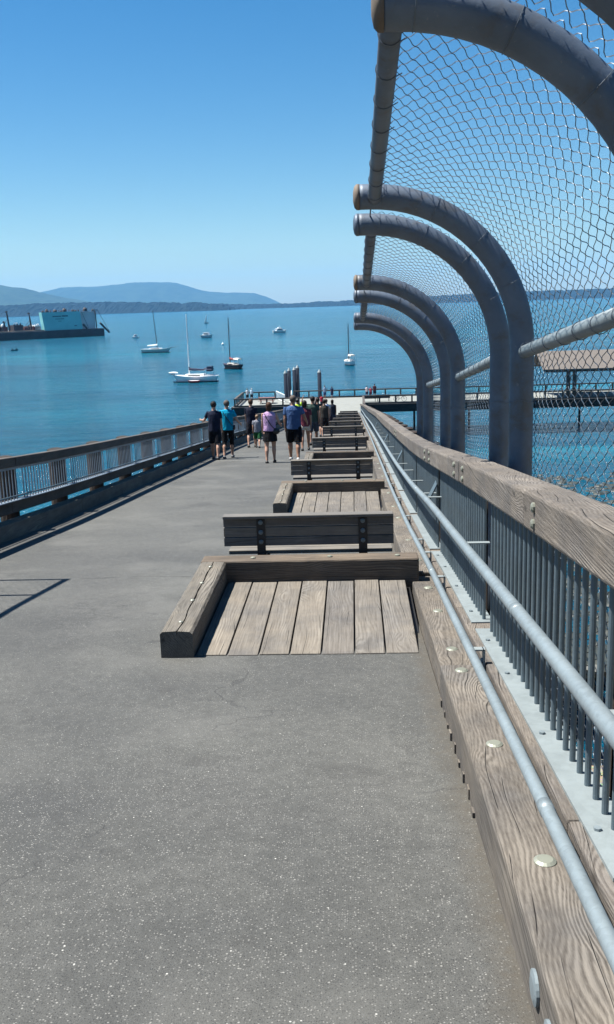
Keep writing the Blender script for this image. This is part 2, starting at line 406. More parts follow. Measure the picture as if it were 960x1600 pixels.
# shore bank below the ramp, gravel falling to the water
def bank():
    b = MB(); nx, ny = 70, 60
    for j in range(ny+1):
        y = -25 + 85*j/ny
        for i in range(nx+1):
            x = -70 + 140*i/nx
            z = -3.2 - .36*max(0, y) + 0.9*fbm(x, y, .12)
            if y < 0: z = -3.2 + (3.0*min(1, -y/4.0)) + .3*fbm(x, y, .2)
            if abs(x) < 6 and y < 0: z = min(z, -.35)
            b.v.append((x, y, max(z, SEA-5)))
    for j in range(ny):
        for i in range(nx):
            a = j*(nx+1)+i; b.f.append((a, a+1, a+nx+2, a+nx+1))
    m, t, bb = mat('gravel_bank'); v = coords(t, rnd=False); n = noise_(t, v, 5, 6, .8); vo = N(t, 'ShaderNodeTexVoronoi'); vo.inputs['Scale'].default_value = 7; L(t, v, vo.inputs['Vector'])
    c = mixc(t, .55, ramp(t, n, [(.35, (.10,.085,.055)), (.65, (.32,.28,.20))]), vo.outputs['Color'], 'SOFT_LIGHT')
    L(t, c, bb.inputs['Base Color']); bb.inputs['Roughness'].default_value = .9; bump(t, bb, vo.outputs['Distance'], .06, 1)
    setp(b.build('shore_bank', m, smooth=True), kind='structure')
bank()
def rocks():
    b = MB(); rnd = random.Random(4)
    for k in range(3600):
        x = rnd.uniform(2, 60); y = 30 + rnd.random()**.8*64 
        if rnd.random() < .25: x = -x-4; y = 28+rnd.random()*25
        edge = 92 - 0.10*abs(x-18)
        r = rnd.uniform(.3, 1.1)*(1 if y < 75 else .6)
        zc = SEA - r*.35 + (max(0, (45-y))*.33 if y < 45 else 0)
        n0 = len(b.v); b.ell((x, y, zc), r*rnd.uniform(.8, 1.5), r*rnd.uniform(.8, 1.4), r*.6, 7, 5)
        for i in range(n0, len(b.v)):
            v = Vector(b.v[i]); d = mnoise.noise(v*1.3)*.35*r; c = Vector((x, y, zc)); v = v + (v-c).normalized()*d; b.v[i] = tuple(v)
    m, t, bb = mat('wet_rock'); v = coords(t, rnd=False)
    L(t, ramp(t, noise_(t, v, 2.5, 6, .7), [(.3, (.012,.016,.014)), (.6, (.025,.03,.024)), (.85, (.05,.052,.042))]), bb.inputs['Base Color']); bb.inputs['Roughness'].default_value = .6
    setp(b.build('shore_rocks', m), 'dark seaweed-covered boulders lying in the shallows right of the ramp', 'rocks', kind='stuff')
rocks()

# ------------------------------------------------------------------ ramp deck
def ramp_deck():
    b = MB(); ys = [y*0.5 for y in range(-10, 227)] ; n = len(ys)
    xs = [-4.72, -3, -1.5, 0, .44]
    for y in ys:
        for x in xs: b.v.append((x, y, g(y)))
    k = len(xs)
    for j in range(n-1):
        for i in range(k-1):
            a = j*k+i; b.f.append((a, a+1, a+k+1, a+k))
    # underside slab
    bb = MB()
    setp(b.build('road_asphalt_ramp', M['asphalt']), kind='structure')
    bb.rbox(-5.0, .98, -5, 113, -.35, -.012, 236)
    setp(bb.build('road_ramp_slab', M['shade_x']), kind='structure')
ramp_deck()

# ------------------------------------------------------------------ right kerb timbers
KG = 'kerb timbers along the right edge of the ramp'
def kerb_timber(y0, y1, x0, x1, h, label, group, matl, bolts=(), ho=0.0):
    t = thing('kerb_timber', ((x0+x1)/2, (y0+y1)/2, g((y0+y1)/2)), label, 'timber', group)
    b = MB(); n = max(1, int((y1-y0)/1.2)); b.rbox(x0, x1, y0+.006, y1-.006, -.03, h, n)
    b.build('timber', matl, t, world=True, bevel=.012)
    for by, bx in bolts:
        q = MB(); z = g(by)+h; q.tube([(bx, by, z-.002), (bx, by, z+.004), (bx, by, z+.010)], [.034, .034, .024], 16)
        q.build('bolt', M['bolt'], t, world=True, smooth=False)
    return t
ky = [-2.4, 0.35, 4.85, 7.75, 11.0, 14.4, 16.35, 19.6, 23.0, 25.0, 28.4, 33.4, 38, 42, 47, 50.6, 55, 59.2, 64, 67.8, 72, 76.4, 84, 92, 100, 108, 112.9]
for i in range(len(ky)-1):
    y0, y1 = ky[i], ky[i+1]
    near = y0 < 20
    lab = {0: 'rough brown kerb timber beside the photographer with a big washer on its side', 1: 'long nearest brown kerb timber with wavy grain and round bolt heads',
           2: 'low kerb timber flush beside the nearest plank platform', 3: 'brown kerb timber just past the nearest bench under the lower pipe rail'}.get(i, 'weathered timber kerb further down the right edge of the ramp')
    bl = {1: ((1.2,.55), (2.62,.545), (3.62,.54), (4.72,.53)), 2: ((5.3,.54), (6.35,.55), (7.2,.55)), 3: ((8.4,.55), (9.9,.55))}.get(i, ((y0+1,.54),(y1-1,.54)) if near else ())
    kt = kerb_timber(y0, y1, .43 if i != 2 else .445, .645, .20 if i != 2 else .165, lab, KG, M['kerb_y'], bl)
    if i == 1:
        for yy, hh in ((2.13, .105), (1.95, .09)):
            q = MB(); z = g(yy)+hh; q.tube([(.429, yy, z), (.421, yy, z), (.417, yy, z)], [.045, .045, .03], 18); q.build('washer', M['galv'], kt, world=True)
# ragged shims at the foot of the nearest kerb
shim = thing('wooden_shims', (.43, 4.2, g(4.2)), 'thin weathered wood shims sticking out under the edge of the nearest kerb timber', 'shims')
rs = random.Random(2)
for i in range(9):
    y = 3.35 + i*.17; q = MB(); q.rbox(.4245-rs.random()*.005, .4292, y, y+.02+rs.random()*.04, .003, .02+rs.random()*.035); q.build('shim', M['kerb_y'], shim, world=True)

# ------------------------------------------------------------------ right railing
def right_railing():
    t = thing('timber_topped_railing', (.8, 40, g(40)), 'long right-hand railing with heavy brown timber cap, steel balusters and two galvanised pipe handrails', 'railing')
    rnd = random.Random(5)
    # cap beams
    seg = [-3, 1.0, 4.15, 6.75, 9.6, 13.0, 17, 22, 27, 32, 37, 43, 50, 57, 64, 71, 78, 86, 94, 102, 113]
    for i in range(len(seg)-1):
        b = MB(); y0, y1 = seg[i], seg[i+1]; j = rnd.uniform(-.006, .006)
        b.rbox(.73+j, .93+j, y0+.004, y1-.004, 1.03, 1.193+rnd.uniform(-.006, .006), max(1, int((y1-y0)/1.5)))
        o = b.build('top_beam', M['beam_y'], t, world=True, bevel=.014)
        for yb in (y0+.25, y1-.25):
            if yb < 25 and rnd.random() < .6:
                for hh in (1.075, 1.145):
                    q = MB(); z = g(yb)+hh; q.tube([(.73+j, yb, z), (.722+j, yb, z), (.715+j, yb, z)], [.022, .022, .012], 10); q.build('bolt', M['bolt'], o, world=True)
    # lower beam + base flange
    low = [-3, 2.9, 6.3, 9.2, 12.5, 16, 20, 26, 34, 42, 52, 62, 74, 88, 100, 113]
    for i in range(len(low)-1):
        b = MB(); b.rbox(.672, .86, low[i]+.004, low[i+1]-.004, -.04, .205, max(1, int((low[i+1]-low[i])/1.5)))
        b.build('lower_beam', M['beam_y'], t, world=True, bevel=.01)
    # balusters in panels of 2.3 m
    y = -4.2; k = 0
    while y < 109:
        y1 = y+3.3
        fl = MB(); fl.rbox(.712, .85, y+.09, y1-.09, .208, .216, 3); fl.rbox(.712, .718, y+.09, y1-.09, .18, .208, 3)
        f = fl.build('base_flange', M['flange'], t, world=True)
        b = MB(); yy = y+.17
        while yy < y1-.1:
            z = g(yy); b.tube([(.80, yy, z+.217), (.80, yy, z+1.02)], .0115, 10 if y < 9 else 6); yy += .118
        b.rbox(.775, .825, y+.1, y1-.1, 1.012, 1.026, 3)
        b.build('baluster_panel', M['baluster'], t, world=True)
        if y < 8:
            for fy in (y+.4, y+1.3, y+2.2, y+2.9):
                z = g(fy)+.216; q = MB(); q.tube([(.745, fy, z), (.745, fy, z+.010)], .013, 6); q.build('bolt', M['galv'], f, world=True)
        y = y1; k += 1
    # rail posts behind
    y = 9.0; n = 0
    while y < 110:
        q = MB(); q.rbox(.865, .925, y-.11, y+.11, -.3, 1.02); q.build('post', M['baluster'] if n % 2 else M['shade_y'], t, world=True)
        y += 3.3; n += 1
    # handrail pipe and low pipe
    ys = list(np.arange(-2, 30, .5)) + list(np.arange(30, 112.6, 2.0))
    def smooth_g(y): return (g(y-.5)+g(y)+g(y+.5))/3
    q = MB(); q.tube([(.61, y, smooth_g(y)+.78) for y in ys], .0265, 14); hp = q.build('handrail_pipe', M['galv'], t, world=True, smooth=True)
    for yc in (3.55, 9.4, 14.6, 20.6):
        c = MB(); c.tube([(.61, yc-.03, smooth_g(yc-.03)+.78), (.61, yc+.03, smooth_g(yc+.03)+.78)], .0285, 14); c.build('pipe_coupling', M['galv'], hp, world=True, smooth=True)
    q = MB(); q.tube([(.572, y, smooth_g(y)+.315) for y in ys], .0235, 14); lp = q.build('low_pipe', M['galv'], t, world=True, smooth=True)
    for yc in (2.75, 7.1, 12.3):
        c = MB(); c.tube([(.572, yc-.03, smooth_g(yc-.03)+.315), (.572, yc+.03, smooth_g(yc+.03)+.315)], .0252, 14); c.build('pipe_coupling', M['galv'], lp, world=True, smooth=True)
    for yb in [2.4, 5.65, 8.8, 9.3, 11.1, 12.95, 14.4, 16.8, 19.1, 21.4, 23.7, 26, 28.3, 30.6]:
        z = g(yb)+.755; q = MB(); q.box(.60, .80, yb-.02, yb+.02, z-.010, z-.002); q.tube([(.61, yb, z-.004), (.61, yb, z+.008)], .012, 8)
        q.build('handrail_bracket', M['flange'], hp, world=True)
    for yb in [1.9, 4.85, 7.05, 8.35, 9.3, 11.5, 13.8, 16.1, 18.4, 20.7]:
        z = g(yb)+.288; q = MB(); q.box(.565, .660, yb-.022, yb+.022, z-.008, z); q.box(.655, .667, yb-.022, yb+.022, z-.12, z)
        q.tube([(.66, yb, z-.07), (.645, yb, z-.07)], .016, 8)
        q.build('low_pipe_bracket', M['flange'], lp, world=True)
    # steel gusset plates that lean out of the posts
    for yb in (9.2, 15.8, 22.4, 32.3):
        z = g(yb); q = MB()
        q.add([(.70, yb-.02, z+.72), (.78, yb-.02, z+.88), (.78, yb+.02, z+.88), (.70, yb+.02, z+.72), (.70, yb-.16, z+.70), (.78, yb-.16, z+.86), (.775, yb-.16, z+.875), (.695, yb-.16, z+.715)],
              [(0,1,2,3),(4,5,1,0),(7,6,5,4),(6,7,3,2),(0,3,7,4),(1,5,6,2)])
        q.build('gusset_plate', M['baluster'], t, world=True)
right_railing()

# ------------------------------------------------------------------ left railing and kerb
def left_railing():
    t = thing('timber_capped_railing', (-4.6, 40, g(40)), 'long left-hand railing with shaded timber cap and thin grey balusters above the water', 'railing')
    rnd = random.Random(8)
    seg = list(np.arange(-3, 113, 5.2))+[113]
    for i in range(len(seg)-1):
        y0, y1 = seg[i], seg[i+1]; n = max(1, int((y1-y0)/1.3)); j = rnd.uniform(-.004, .004)
        MB().rbox(-4.70+j, -4.565+j, y0+.004, y1-.004, .945, 1.075, n).build('top_beam', M['shade_y'], t, world=True, bevel=.01)
        MB().rbox(-4.80, -4.67, y0+.004, y1-.004, .30, .465, n).build('lower_beam', M['shade_y'], t, world=True, bevel=.008)
    y = -1.4+.45
    while y < 112:
        y1 = y+2.3; b = MB()
        b.rbox(-4.69, -4.60, y+.03, y1-.03, .470, .482, 2)
        b.rbox(-4.655, -4.615, y+.02, y1-.02, .905, .938, 2)
        yy = y+.16
        while yy < y1-.1:
            z = g(yy); b.tube([(-4.635, yy, z+.482), (-4.635, yy, z+.91)], .0085, 6); yy += .118
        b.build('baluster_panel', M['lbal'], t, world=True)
        b = MB(); b.tube([(-4.588, yy2, g(yy2)+.545) for yy2 in (y, y+1.15, y1)], .013, 8); b.build('low_pipe', M['baluster'], t, world=True)
        y = y1
left_railing()
LG = 'kerb timbers along the left edge of the ramp'
yk = -3.0; i = 0
while yk < 112:
    y1 = min(yk+4.6, 113)
    kerb_timber(yk, y1, -4.74, -4.53, .22, 'dark timber kerb below the left railing of the ramp', LG, M['grey_y']); yk = y1
PGL = 'timber piles behind the left railing'; PGR = 'timber piles behind the right railing'
def pile(x, y, ztop, zbot, r, label, group, cap=True, m=None):
    t = thing('timber_pile', (x, y, ztop), label, 'pile', group)
    b = MB(); b.tube([(0,0,zbot-ztop), (0,0,-.03), (0,0,-.015)], [r*1.12, r, r*.97], 14); b.build('pile_shaft', m or M['pile_z'], t, smooth=False)
    if cap:
        c = MB(); c.tube([(0,0,-.014), (0,0,.01), (0,0,.03)], [r*1.02, r*1.04, r*.55], 12); c.build('pile_top', M['pile_z'], t)
    return t
y = 1.6
pl = None
while y < 112:
    for x, lab, gr, hh in ((-4.90, 'round brown timber pile standing just outside the left railing', PGL, 1.04), (1.24, 'round brown timber pile standing just outside the right railing', PGR, .98)):
        if x > 0 and y < 3: continue
        pile(x, y+(.1 if x > 0 else 0), g(y)+hh, SEA-3, .135, lab, gr)
    y += 2.3
# cross beams below the deck
cb = thing('ramp_framework', (0, 50, g(50)-1), 'shaded timber cross beams and stringers carrying the ramp above the water', 'framework')
y = 1.6
while y < 112:
    b = MB(); b.box(-5.1, 1.35, y-.18, y-.152, g(y)-.85, g(y)-.5); b.box(-5.1, 1.35, y+.155, y+.19, g(y)-.85, g(y)-.5); b.build('cross_beam', M['shade_x'], cb, world=True); y += 2.3
for x in (-4.5, -2.5, -.6, .85):
    b = MB(); b.rbox(x-.12, x+.12, -3, 113, -.49, -.352, 90); b.build('stringer', M['shade_y'], cb, world=True)

# ------------------------------------------------------------------ plank platforms
def platform():
    t = thing('plank_platform', (0, 0, 0), 'x', 'platform', 'plank platforms set into the right side of the ramp')
    rnd = random.Random(12); x = -1.055; ws = [.205,.205,.2,.205,.215,.20,.215]
    for w in ws:
        b = MB(); y1 = 1.66+rnd.uniform(-.01,.01); b.box(x+.005, x+w-.006, .0+rnd.uniform(0,.012), y1, -.05, rnd.uniform(.0035,.0075)); x += w
        b.build('plank', M['plank_y'], t, bevel=.004)
    MB().box(-1.24, .425, .01, 1.66, -.40, -.06).build('under_frame', M['black'], t)
    s = MB(); ns = 26; vs = []; xa, xb, xc = -1.272, -1.062, -1.160
    for i in range(ns+1):
        yy = -.03+1.695*i/ns; w = .0035+.0055*abs(mnoise.noise(Vector((yy*5, 1, 2)))); cx = xc+.022*mnoise.noise(Vector((yy*2.6, 4, 4)))
        e1, e2 = .006*mnoise.noise(Vector((yy*9, 7, 1))), .006*mnoise.noise(Vector((yy*9, 3, 8)))
        vs += [(xa,yy,-.34),(xb,yy,-.34),(xb,yy,.160+e1),(xb-.016,yy,.176+e1*.5),(cx+w,yy,.181),(cx,yy,.140),(cx-w,yy,.182),(xa+.016,yy,.178+e2*.5),(xa,yy,.162+e2)]
    fs = [tuple(range(9))]
    for i in range(ns):
        for k in range(9): fs.append((i*9+(k+1)%9, i*9+k, (i+1)*9+k, (i+1)*9+(k+1)%9))
    fs.append(tuple(ns*9+k for k in range(8, -1, -1))); s.add(vs, fs); st = s.build('side_timber', M['grey_y'], t)
    for yy in (.15, .62, 1.05, 1.5):
        q = MB(); q.tube([(-1.165, yy, .178), (-1.165, yy, .186), (-1.165, yy, .191)], [.016, .016, .009], 10); q.build('bolt', M['bolt'], st)
    s = MB(); s.box(-1.272, .50, 1.672, 1.87, -.34, .180); bt = s.build('back_timber', M['kerb_x'], t, bevel=.014)
    for xx in (-.85, -.22, .33):
        q = MB(); q.tube([(xx, 1.76, .180), (xx, 1.76, .188), (xx, 1.76, .192)], [.022, .022, .012], 10); q.build('bolt', M['bolt'], bt)
    return t
ordn = ['nearest', 'second nearest', 'third', 'fourth', 'fifth', 'sixth', 'seventh', 'eighth', 'ninth']
P0 = platform()
for k in range(9):
    yk = 5.83+8.6*k
    lab = f'{ordn[k]} plank platform down the ramp with raised timber edging'
    if k == 0: P0.location = (0, yk, g(yk)+.002); P0['label'] = lab
    else: dup(P0, (0, yk, g(yk)+.002), lab)

# ------------------------------------------------------------------ benches (they face the water)
def bench():
    t = thing('park_bench', (0, 0, 0), 'x', 'bench', 'slatted benches facing the water down the ramp')
    zs = [(.635,.712), (.55,.627), (.468,.542)]
    for z0, z1 in zs:
        b = MB(); b.box(-.71, .71, -.02, .02, z0, z1); b.build('back_slat', M['bench_x'], t, bevel=.004)
    b = MB(); b.box(-.705, .705, -.085, .022, .714, .738); b.build('cap_board', M['bench_x'], t, bevel=.005)
    for i in range(4):
        b = MB(); b.box(-.68, .70, .024+i*.105, .12+i*.105, .385, .42); b.build('seat_slat', M['bench_x'], t, bevel=.005)
    for x in (-.395, .455):
        b = MB(); b.box(x-.036, x+.036, -.032, -.021, -.02, .70); b.box(x-.03, x+.03, -.02, .45, .34, .383); b.box(x-.035, x+.035, .30, .36, -.05, .352); b.box(x-.034, x+.034, -.02, .03, -.05, .352)
        l = b.build('bracket', M['black'], t, bevel=.002)
        for z in (.505, .588, .672):
            q = MB(); q.tube([(x, -.032, z), (x, -.042, z), (x, -.046, z)], [.020, .020, .010], 10); q.build('bolt', M['baluster'], l)
    return t
B0 = bench()
for k in range(9):
    yk = 7.80+8.6*k; lab = f'{ordn[k]} grey slatted bench down the ramp, seen from behind'
    loc = (-.40, yk, g(yk)-.02)
    if k == 0: B0.location = loc; B0['label'] = lab
    else: dup(B0, loc, lab)

# ------------------------------------------------------------------ curved safety fence
XP, RA, HV = 1.13, 1.0, 1.95
ARCH = [2.97, 3.6, 6.55, 7.5, 10.5, 11.75, 14.65, 16.1]
def arch_pts(y, dx=0, nseg=18, side=1, xp=XP, ra=RA, hv=HV, tip=.065):
    z = g(y); p = [(xp, y, z-.6), (xp, y, z+.5), (xp, y, z+1.2), (xp, y, z+hv)]
    for i in range(1, nseg+1):
        a = math.pi/2*i/nseg; p.append((xp-side*ra*(1-math.cos(a)), y, z+hv+ra*math.sin(a)))
    p.append((p[-1][0]-side*tip*.6, y, p[-1][2]+.0)); p.append((p[-2][0]-side*tip, y, p[-2][2]+.0))
    return p
def chainlink(y0, y1, xc, hv, ra, side, zoff=.09, p=.075, r=.0025, hb=-.35, nside=3):
    """real zig-zag wires, each hooked round the next one"""
    Rr = ra+zoff; Lv = hv-hb; La = Rr*math.pi/2; n_s = int((Lv+La)/(p/2))
    nw = int((y1-y0)/p); sub = 3; V = []; Fc = []
    rnd = random.Random(3)
    for i in range(nw):
        yb = y0+i*p; pts = []
        for k in range(n_s*sub+1):
            u = k/sub; ph = (u+i) % 2
            tri = ph if ph < 1 else 2-ph            # 0..1..0
            tri = .5-.5*math.cos(math.pi*tri)*(.82)-.0; tri = (tri-.5)*1.22+.5
            yy = yb + tri*p*1.03; s = u*p/2
            dn = .0035*math.sin(math.pi*u*1.0+.8) + .006*mnoise.noise(Vector((yy*1.3, s*1.3, 1)))
            if s < Lv: x, z, nx, nz = Rr, hb+s, 1, 0
            else:
                a = min((s-Lv)/Rr, math.pi/2); x, z, nx, nz = Rr*math.cos(a), hv+Rr*math.sin(a), math.cos(a), math.sin(a)
            sg = .012*math.sin((yy-y0)*2.1)
            pts.append((xc+side*(x+nx*(dn+sg)), yy, g(yy)+z+nz*(dn+sg)))
        P = np.array(pts); T = np.gradient(P, axis=0); T /= np.linalg.norm(T, axis=1)[:, None]
        A = np.cross(T, [0.3, 0, 1.0] if side*1 > 0 else [-.3, 0, 1.0]); nA = np.linalg.norm(A, axis=1)[:, None]; A = A/np.maximum(nA, 1e-6); B = np.cross(T, A)
        base = len(V)
        for k in range(nside):
            th = 2*math.pi*k/nside; pass
        ring = [P + (A*math.cos(2*math.pi*k/nside)+B*math.sin(2*math.pi*k/nside))*r for k in range(nside)]
        arr = np.stack(ring, 1).reshape(-1, 3); V.extend(map(tuple, arr.tolist()))
        m = len(P)
        for q in range(m-1):
            a = base+q*nside
            for k in range(nside): Fc.append((a+k, a+(k+1) % nside, a+nside+(k+1) % nside, a+nside+k))
    b = MB(); b.v = V; b.f = Fc; return b
def safety_fence():
    t = thing('curved_safety_fence', (XP, 9, g(9)), 'tall chain-link fence on thick curved grey pipe arches leaning over the right railing', 'fence')
    for i, y in enumerate(ARCH):
        xa = XP+(.02 if i == 1 else 0); tp_ = .02 if i <= 1 else .065; b = MB(); b.tube(arch_pts(y, xp=xa, tip=tp_), .080, 28); a = b.build('arch_post', M['arch'], t, world=True, smooth=True)
        e = arch_pts(y, xp=xa, tip=tp_)[-1]; c = MB(); c.tube([(e[0]-.0005, y, e[2]), (e[0]-.02, y, e[2]), (e[0]-.034, y, e[2]), (e[0]-.042, y, e[2])], [.082, .081, .066, .03], 24)
        c.build('end_cap', M['rust'] if i in (1, 2, 4) else M['arch'], a, world=True, smooth=True)
        for hh in (.62, 1.0, 1.6):
            c = MB(); z = g(y)+hh; c.tube([(xa+.083*math.cos(q*math.pi/10), y+.083*math.sin(q*math.pi/10), z+.01*math.sin(q)) for q in range(21)], .0016, 5, False); c.build('tie_wire', M['wire'], a, world=True)
        for dg in (25, 45, 65, 85):
            q = R(dg); cxx = xa-RA+RA*math.cos(q); czz = g(y)+HV+RA*math.sin(q); c = MB()
            c.tube([(cxx+.083*math.cos(w)*math.cos(q), y+.083*math.sin(w), czz+.083*math.cos(w)*math.sin(q)) for w in [k*math.pi/10 for k in range(21)]], .0016, 5, False); c.build('tie_wire', M['wire'], a, world=True)
    for y0, y1 in ((-1.2, 2.97), (3.6, 6.55), (7.5, 10.5), (11.75, 14.65)):
        b = MB(); z0, z1 = g(y0)+HV+RA, g(y1)+HV+RA; b.tube([(.16, y0, z0-.02), (.16, y1, z1-.02)], .042, 18); tp = b.build('top_pipe', M['arch'], t, world=True, smooth=True)
        b = MB(); b.tube([(XP, y0+.084, g(y0)+HV-.02), (XP, y1-.084, g(y1)+HV-.02)], .042, 18); mp = b.build('middle_pipe', M['galv'], t, world=True, smooth=True)
        for k in range(8):
            u = (k+.5)/8; yy = y0+(y1-y0)*u
            for (xx, zz, pr) in ((.16, z0+(z1-z0)*u-.02, tp), (XP, g(y0)+(g(y1)-g(y0))*u+HV-.02, mp)):
                c = MB(); pts = [(xx+.045*math.cos(w), yy+.012*math.sin(w), zz+.045*math.sin(w)) for w in [k2*math.pi/8 for k2 in range(15)]]
                pts.append((pts[-1][0]+.03, yy+.02, pts[-1][2]+.02)); c.tube(pts, .0026, 5, False); c.build('tie_wire', M['wire'], pr, world=True)
    for y0, y1 in ((3.55, 7.5), (7.5, 11.7), (11.7, 16.2), (.9, 3.55)):
        chainlink(y0, y1, XP-RA, HV, RA, 1).build('chain_link', M['wire'], t, world=True)
    # tension wire along the gaps
    for y0, y1 in ((2.97, 3.6), (6.55, 7.5), (10.5, 11.75), (14.65, 16.1)):
        b = MB(); b.tube([(.15, y0, g(y0)+HV+RA+.05), (.15, y1, g(y1)+HV+RA+.05)], .006, 6); b.build('tension_wire', M['wire'], t, world=True)
safety_fence()
def left_fence():
    t = thing('slim_safety_fence', (-5.2, 6, g(6)), 'slim curved pipe fence at the left whose thin shadow lines fall on the asphalt', 'fence')
    for y in (3.2, 5.6, 8.15, 9.0):
        b = MB(); z = g(y); p = [(-5.2, y, z-.5), (-5.2, y, z+1.95)]
        for i in range(1, 15):
            a = math.pi/2*i/14; p.append((-5.2+.95*(1-math.cos(a)), y, z+1.95+.95*math.sin(a)))
        b.tube(p, .03, 12); b.build('arch_post', M['arch'], t, world=True, smooth=True)
    b = MB(); b.tube([(-4.25, y, g(y)+2.92) for y in (1, 3.2, 5.6, 8.15, 9.03)], .034, 12); b.build('top_pipe', M['arch'], t, world=True, smooth=True)
    chainlink(3.2, 9.0, -4.25, 1.95, .95, -1, .04, .075, .0016, 1.0).build('chain_link', M['wire'], t, world=True)
left_fence()

# ------------------------------------------------------------------ pier
def pier():
    # decks are part of the setting
    b = MB(); b.box(-4.95, 1.28, 113.0, 124.0, DECK-.35, DECK); setp(b.build('path_pier_approach', M['deckc']), kind='structure')
    b = MB(); b.box(-15.6, 62, 124.002, 134, DECK-.35, DECK+.003); setp(b.build('path_pier_deck', M['deckc']), kind='structure')
    f = thing('pier_framework', (10, 129, DECK-1), 'dark timber fascia, beams and piles carrying the flat pier above the water', 'framework')
    MB().box(-15.65, -4.97, 123.8, 123.995, DECK-1.15, DECK-.02).build('fascia', M['fascia'], f, world=True)
    MB().box(1.30, 62, 123.8, 123.995, DECK-1.05, DECK-.02).build('fascia', M['fascia'], f, world=True)
    MB().box(-15.85, -15.655, 123.8, 134.1, DECK-1.1, DECK-.02).build('fascia', M['fascia'], f, world=True)
    for x in np.arange(-14, 62, 7.4):
        for y in ((126, 132.5) if x < 5 else (131,)):
            MB().tube([(x, y, SEA-4), (x, y, DECK-.36)], .15, 10).build('pier_pile', M['pile_z'], f, world=True)
def fence_run(label, pts, spacing=2.2, h=1.1, toe=True, mid=False):
    t = thing('timber_guard_rail', (pts[0][0], pts[0][1], DECK), label, 'railing', 'dark timber guard rails around the pier')
    for (x0, y0), (x1, y1) in zip(pts[:-1], pts[1:]):
        d = Vector((x1-x0, y1-y0)); ln = d.length; d.normalize(); nrm = Vector((-d.y, d.x)); n = max(1, round(ln/spacing))
        def bar(z0, z1, w, name, m):
            q = [(x0-nrm.x*w, y0-nrm.y*w), (x1-nrm.x*w, y1-nrm.y*w), (x1+nrm.x*w, y1+nrm.y*w), (x0+nrm.x*w, y0+nrm.y*w)]
            b = MB(); b.add([(a[0], a[1], DECK+z0) for a in q]+[(a[0], a[1], DECK+z1) for a in q], [(3,2,1,0),(4,5,6,7),(0,1,5,4),(1,2,6,5),(2,3,7,6),(3,0,4,7)]); b.build(name, m, t, world=True)
        bar(h-.16, h, .13, 'top_rail', M['prail']); bar(.004, .2, .09, 'toe_board', M['prail'])
        if mid: bar(h*.5, h*.5+.05, .03, 'mid_rail', M['prail'])
        for i in range(n+1):
            px, py = x0+(x1-x0)*i/n, y0+(y1-y0)*i/n
            if i == n and (x1, y1) != pts[-1]: continue
            MB().box(px-.1, px+.1, py-.1, py+.1, DECK-.3, DECK+h-.162).build('post', M['prail'], t, world=True)
pier()
fence_run('dark guard rail along the near edge of the left pier wing, ending at its corner', [(-4.97, 124.2), (-15.4, 124.2), (-15.4, 133.8), (-10.9, 133.8)])
fence_run('guard rail along the far edge of the pier beyond the ramp', [(-8.3, 133.8), (15, 133.8), (40, 133.8), (61, 133.8)])
fence_run('dark guard rail along the near edge of the right pier wing behind the fence arches', [(1.25, 114), (1.25, 124.2), (20, 124.2), (40, 124.2), (61, 124.2)])
fence_run('short guard rail along the left side of the flat pier approach', [(-4.85, 114), (-4.85, 123.7)])
# gangway with white pickets at the gap
t = thing('gangway', (-9.6, 133, DECK), 'white picket-sided gangway at the gap in the far pier rail beside the mooring piles', 'gangway')
for x0, dx in ((-10.7, 1.5), (-8.6, .3)):
    rr = MB(); rr.tube([(x0, 133.7, DECK+1.15), (x0+dx, 128.5, DECK+1.05)], .05, 8); rr.tube([(x0, 133.7, DECK+.12), (x0+dx, 128.5, DECK+.12)], .04, 8); rr.build('rail', M['white'], t, world=True)
    pk = MB()
    for k in range(8):
        u = k/7; pk.tube([(x0+dx*u, 133.7-5.2*u, DECK+.02), (x0+dx*u, 133.7-5.2*u, DECK+1.14)], .045, 6)
    pk.build('pickets', M['white'], t, world=True)
MB().box(-10.7, -8.6, 134.1, 150, SEA+.3, SEA+.75).build('float', M['prail'], t, world=True)
# steel mooring piles
M['spile'] = plain('mooring_pile_steel', (.010,.018,.036), .85, 0, .2, 6, .2)
for x, y, zt, r, lab in ((-9.95, 142, -7.75, .27, 'left dark steel mooring pile of the close pair nearest the gangway'), (-9.45, 142.6, -7.45, .27, 'right dark steel mooring pile of the close pair nearest the gangway'),
                      (-8.62, 142, -7.3, .28, 'left pile of the tallest pair of dark mooring piles'), (-8.2, 142.7, -7.08, .28, 'right pile of the tallest pair of dark mooring piles'),
                      (-4.95, 142, -7.76, .29, 'single dark mooring pile with pale conical cap standing right of the pairs')):
    t = thing('mooring_pile', (x, y, SEA), lab, 'mooring pile', 'dark steel mooring piles beyond the pier')
    MB().tube([(x, y, SEA-5), (x, y, zt-.5)], r, 16).build('pile_shaft', M['spile'], t, world=True, smooth=True)
    MB().tube([(x, y, zt-.5), (x, y, zt-.42), (x, y, zt)], [r*1.02, r*1.02, .03], 16).build('cone_cap', M['flange'], t, world=True)
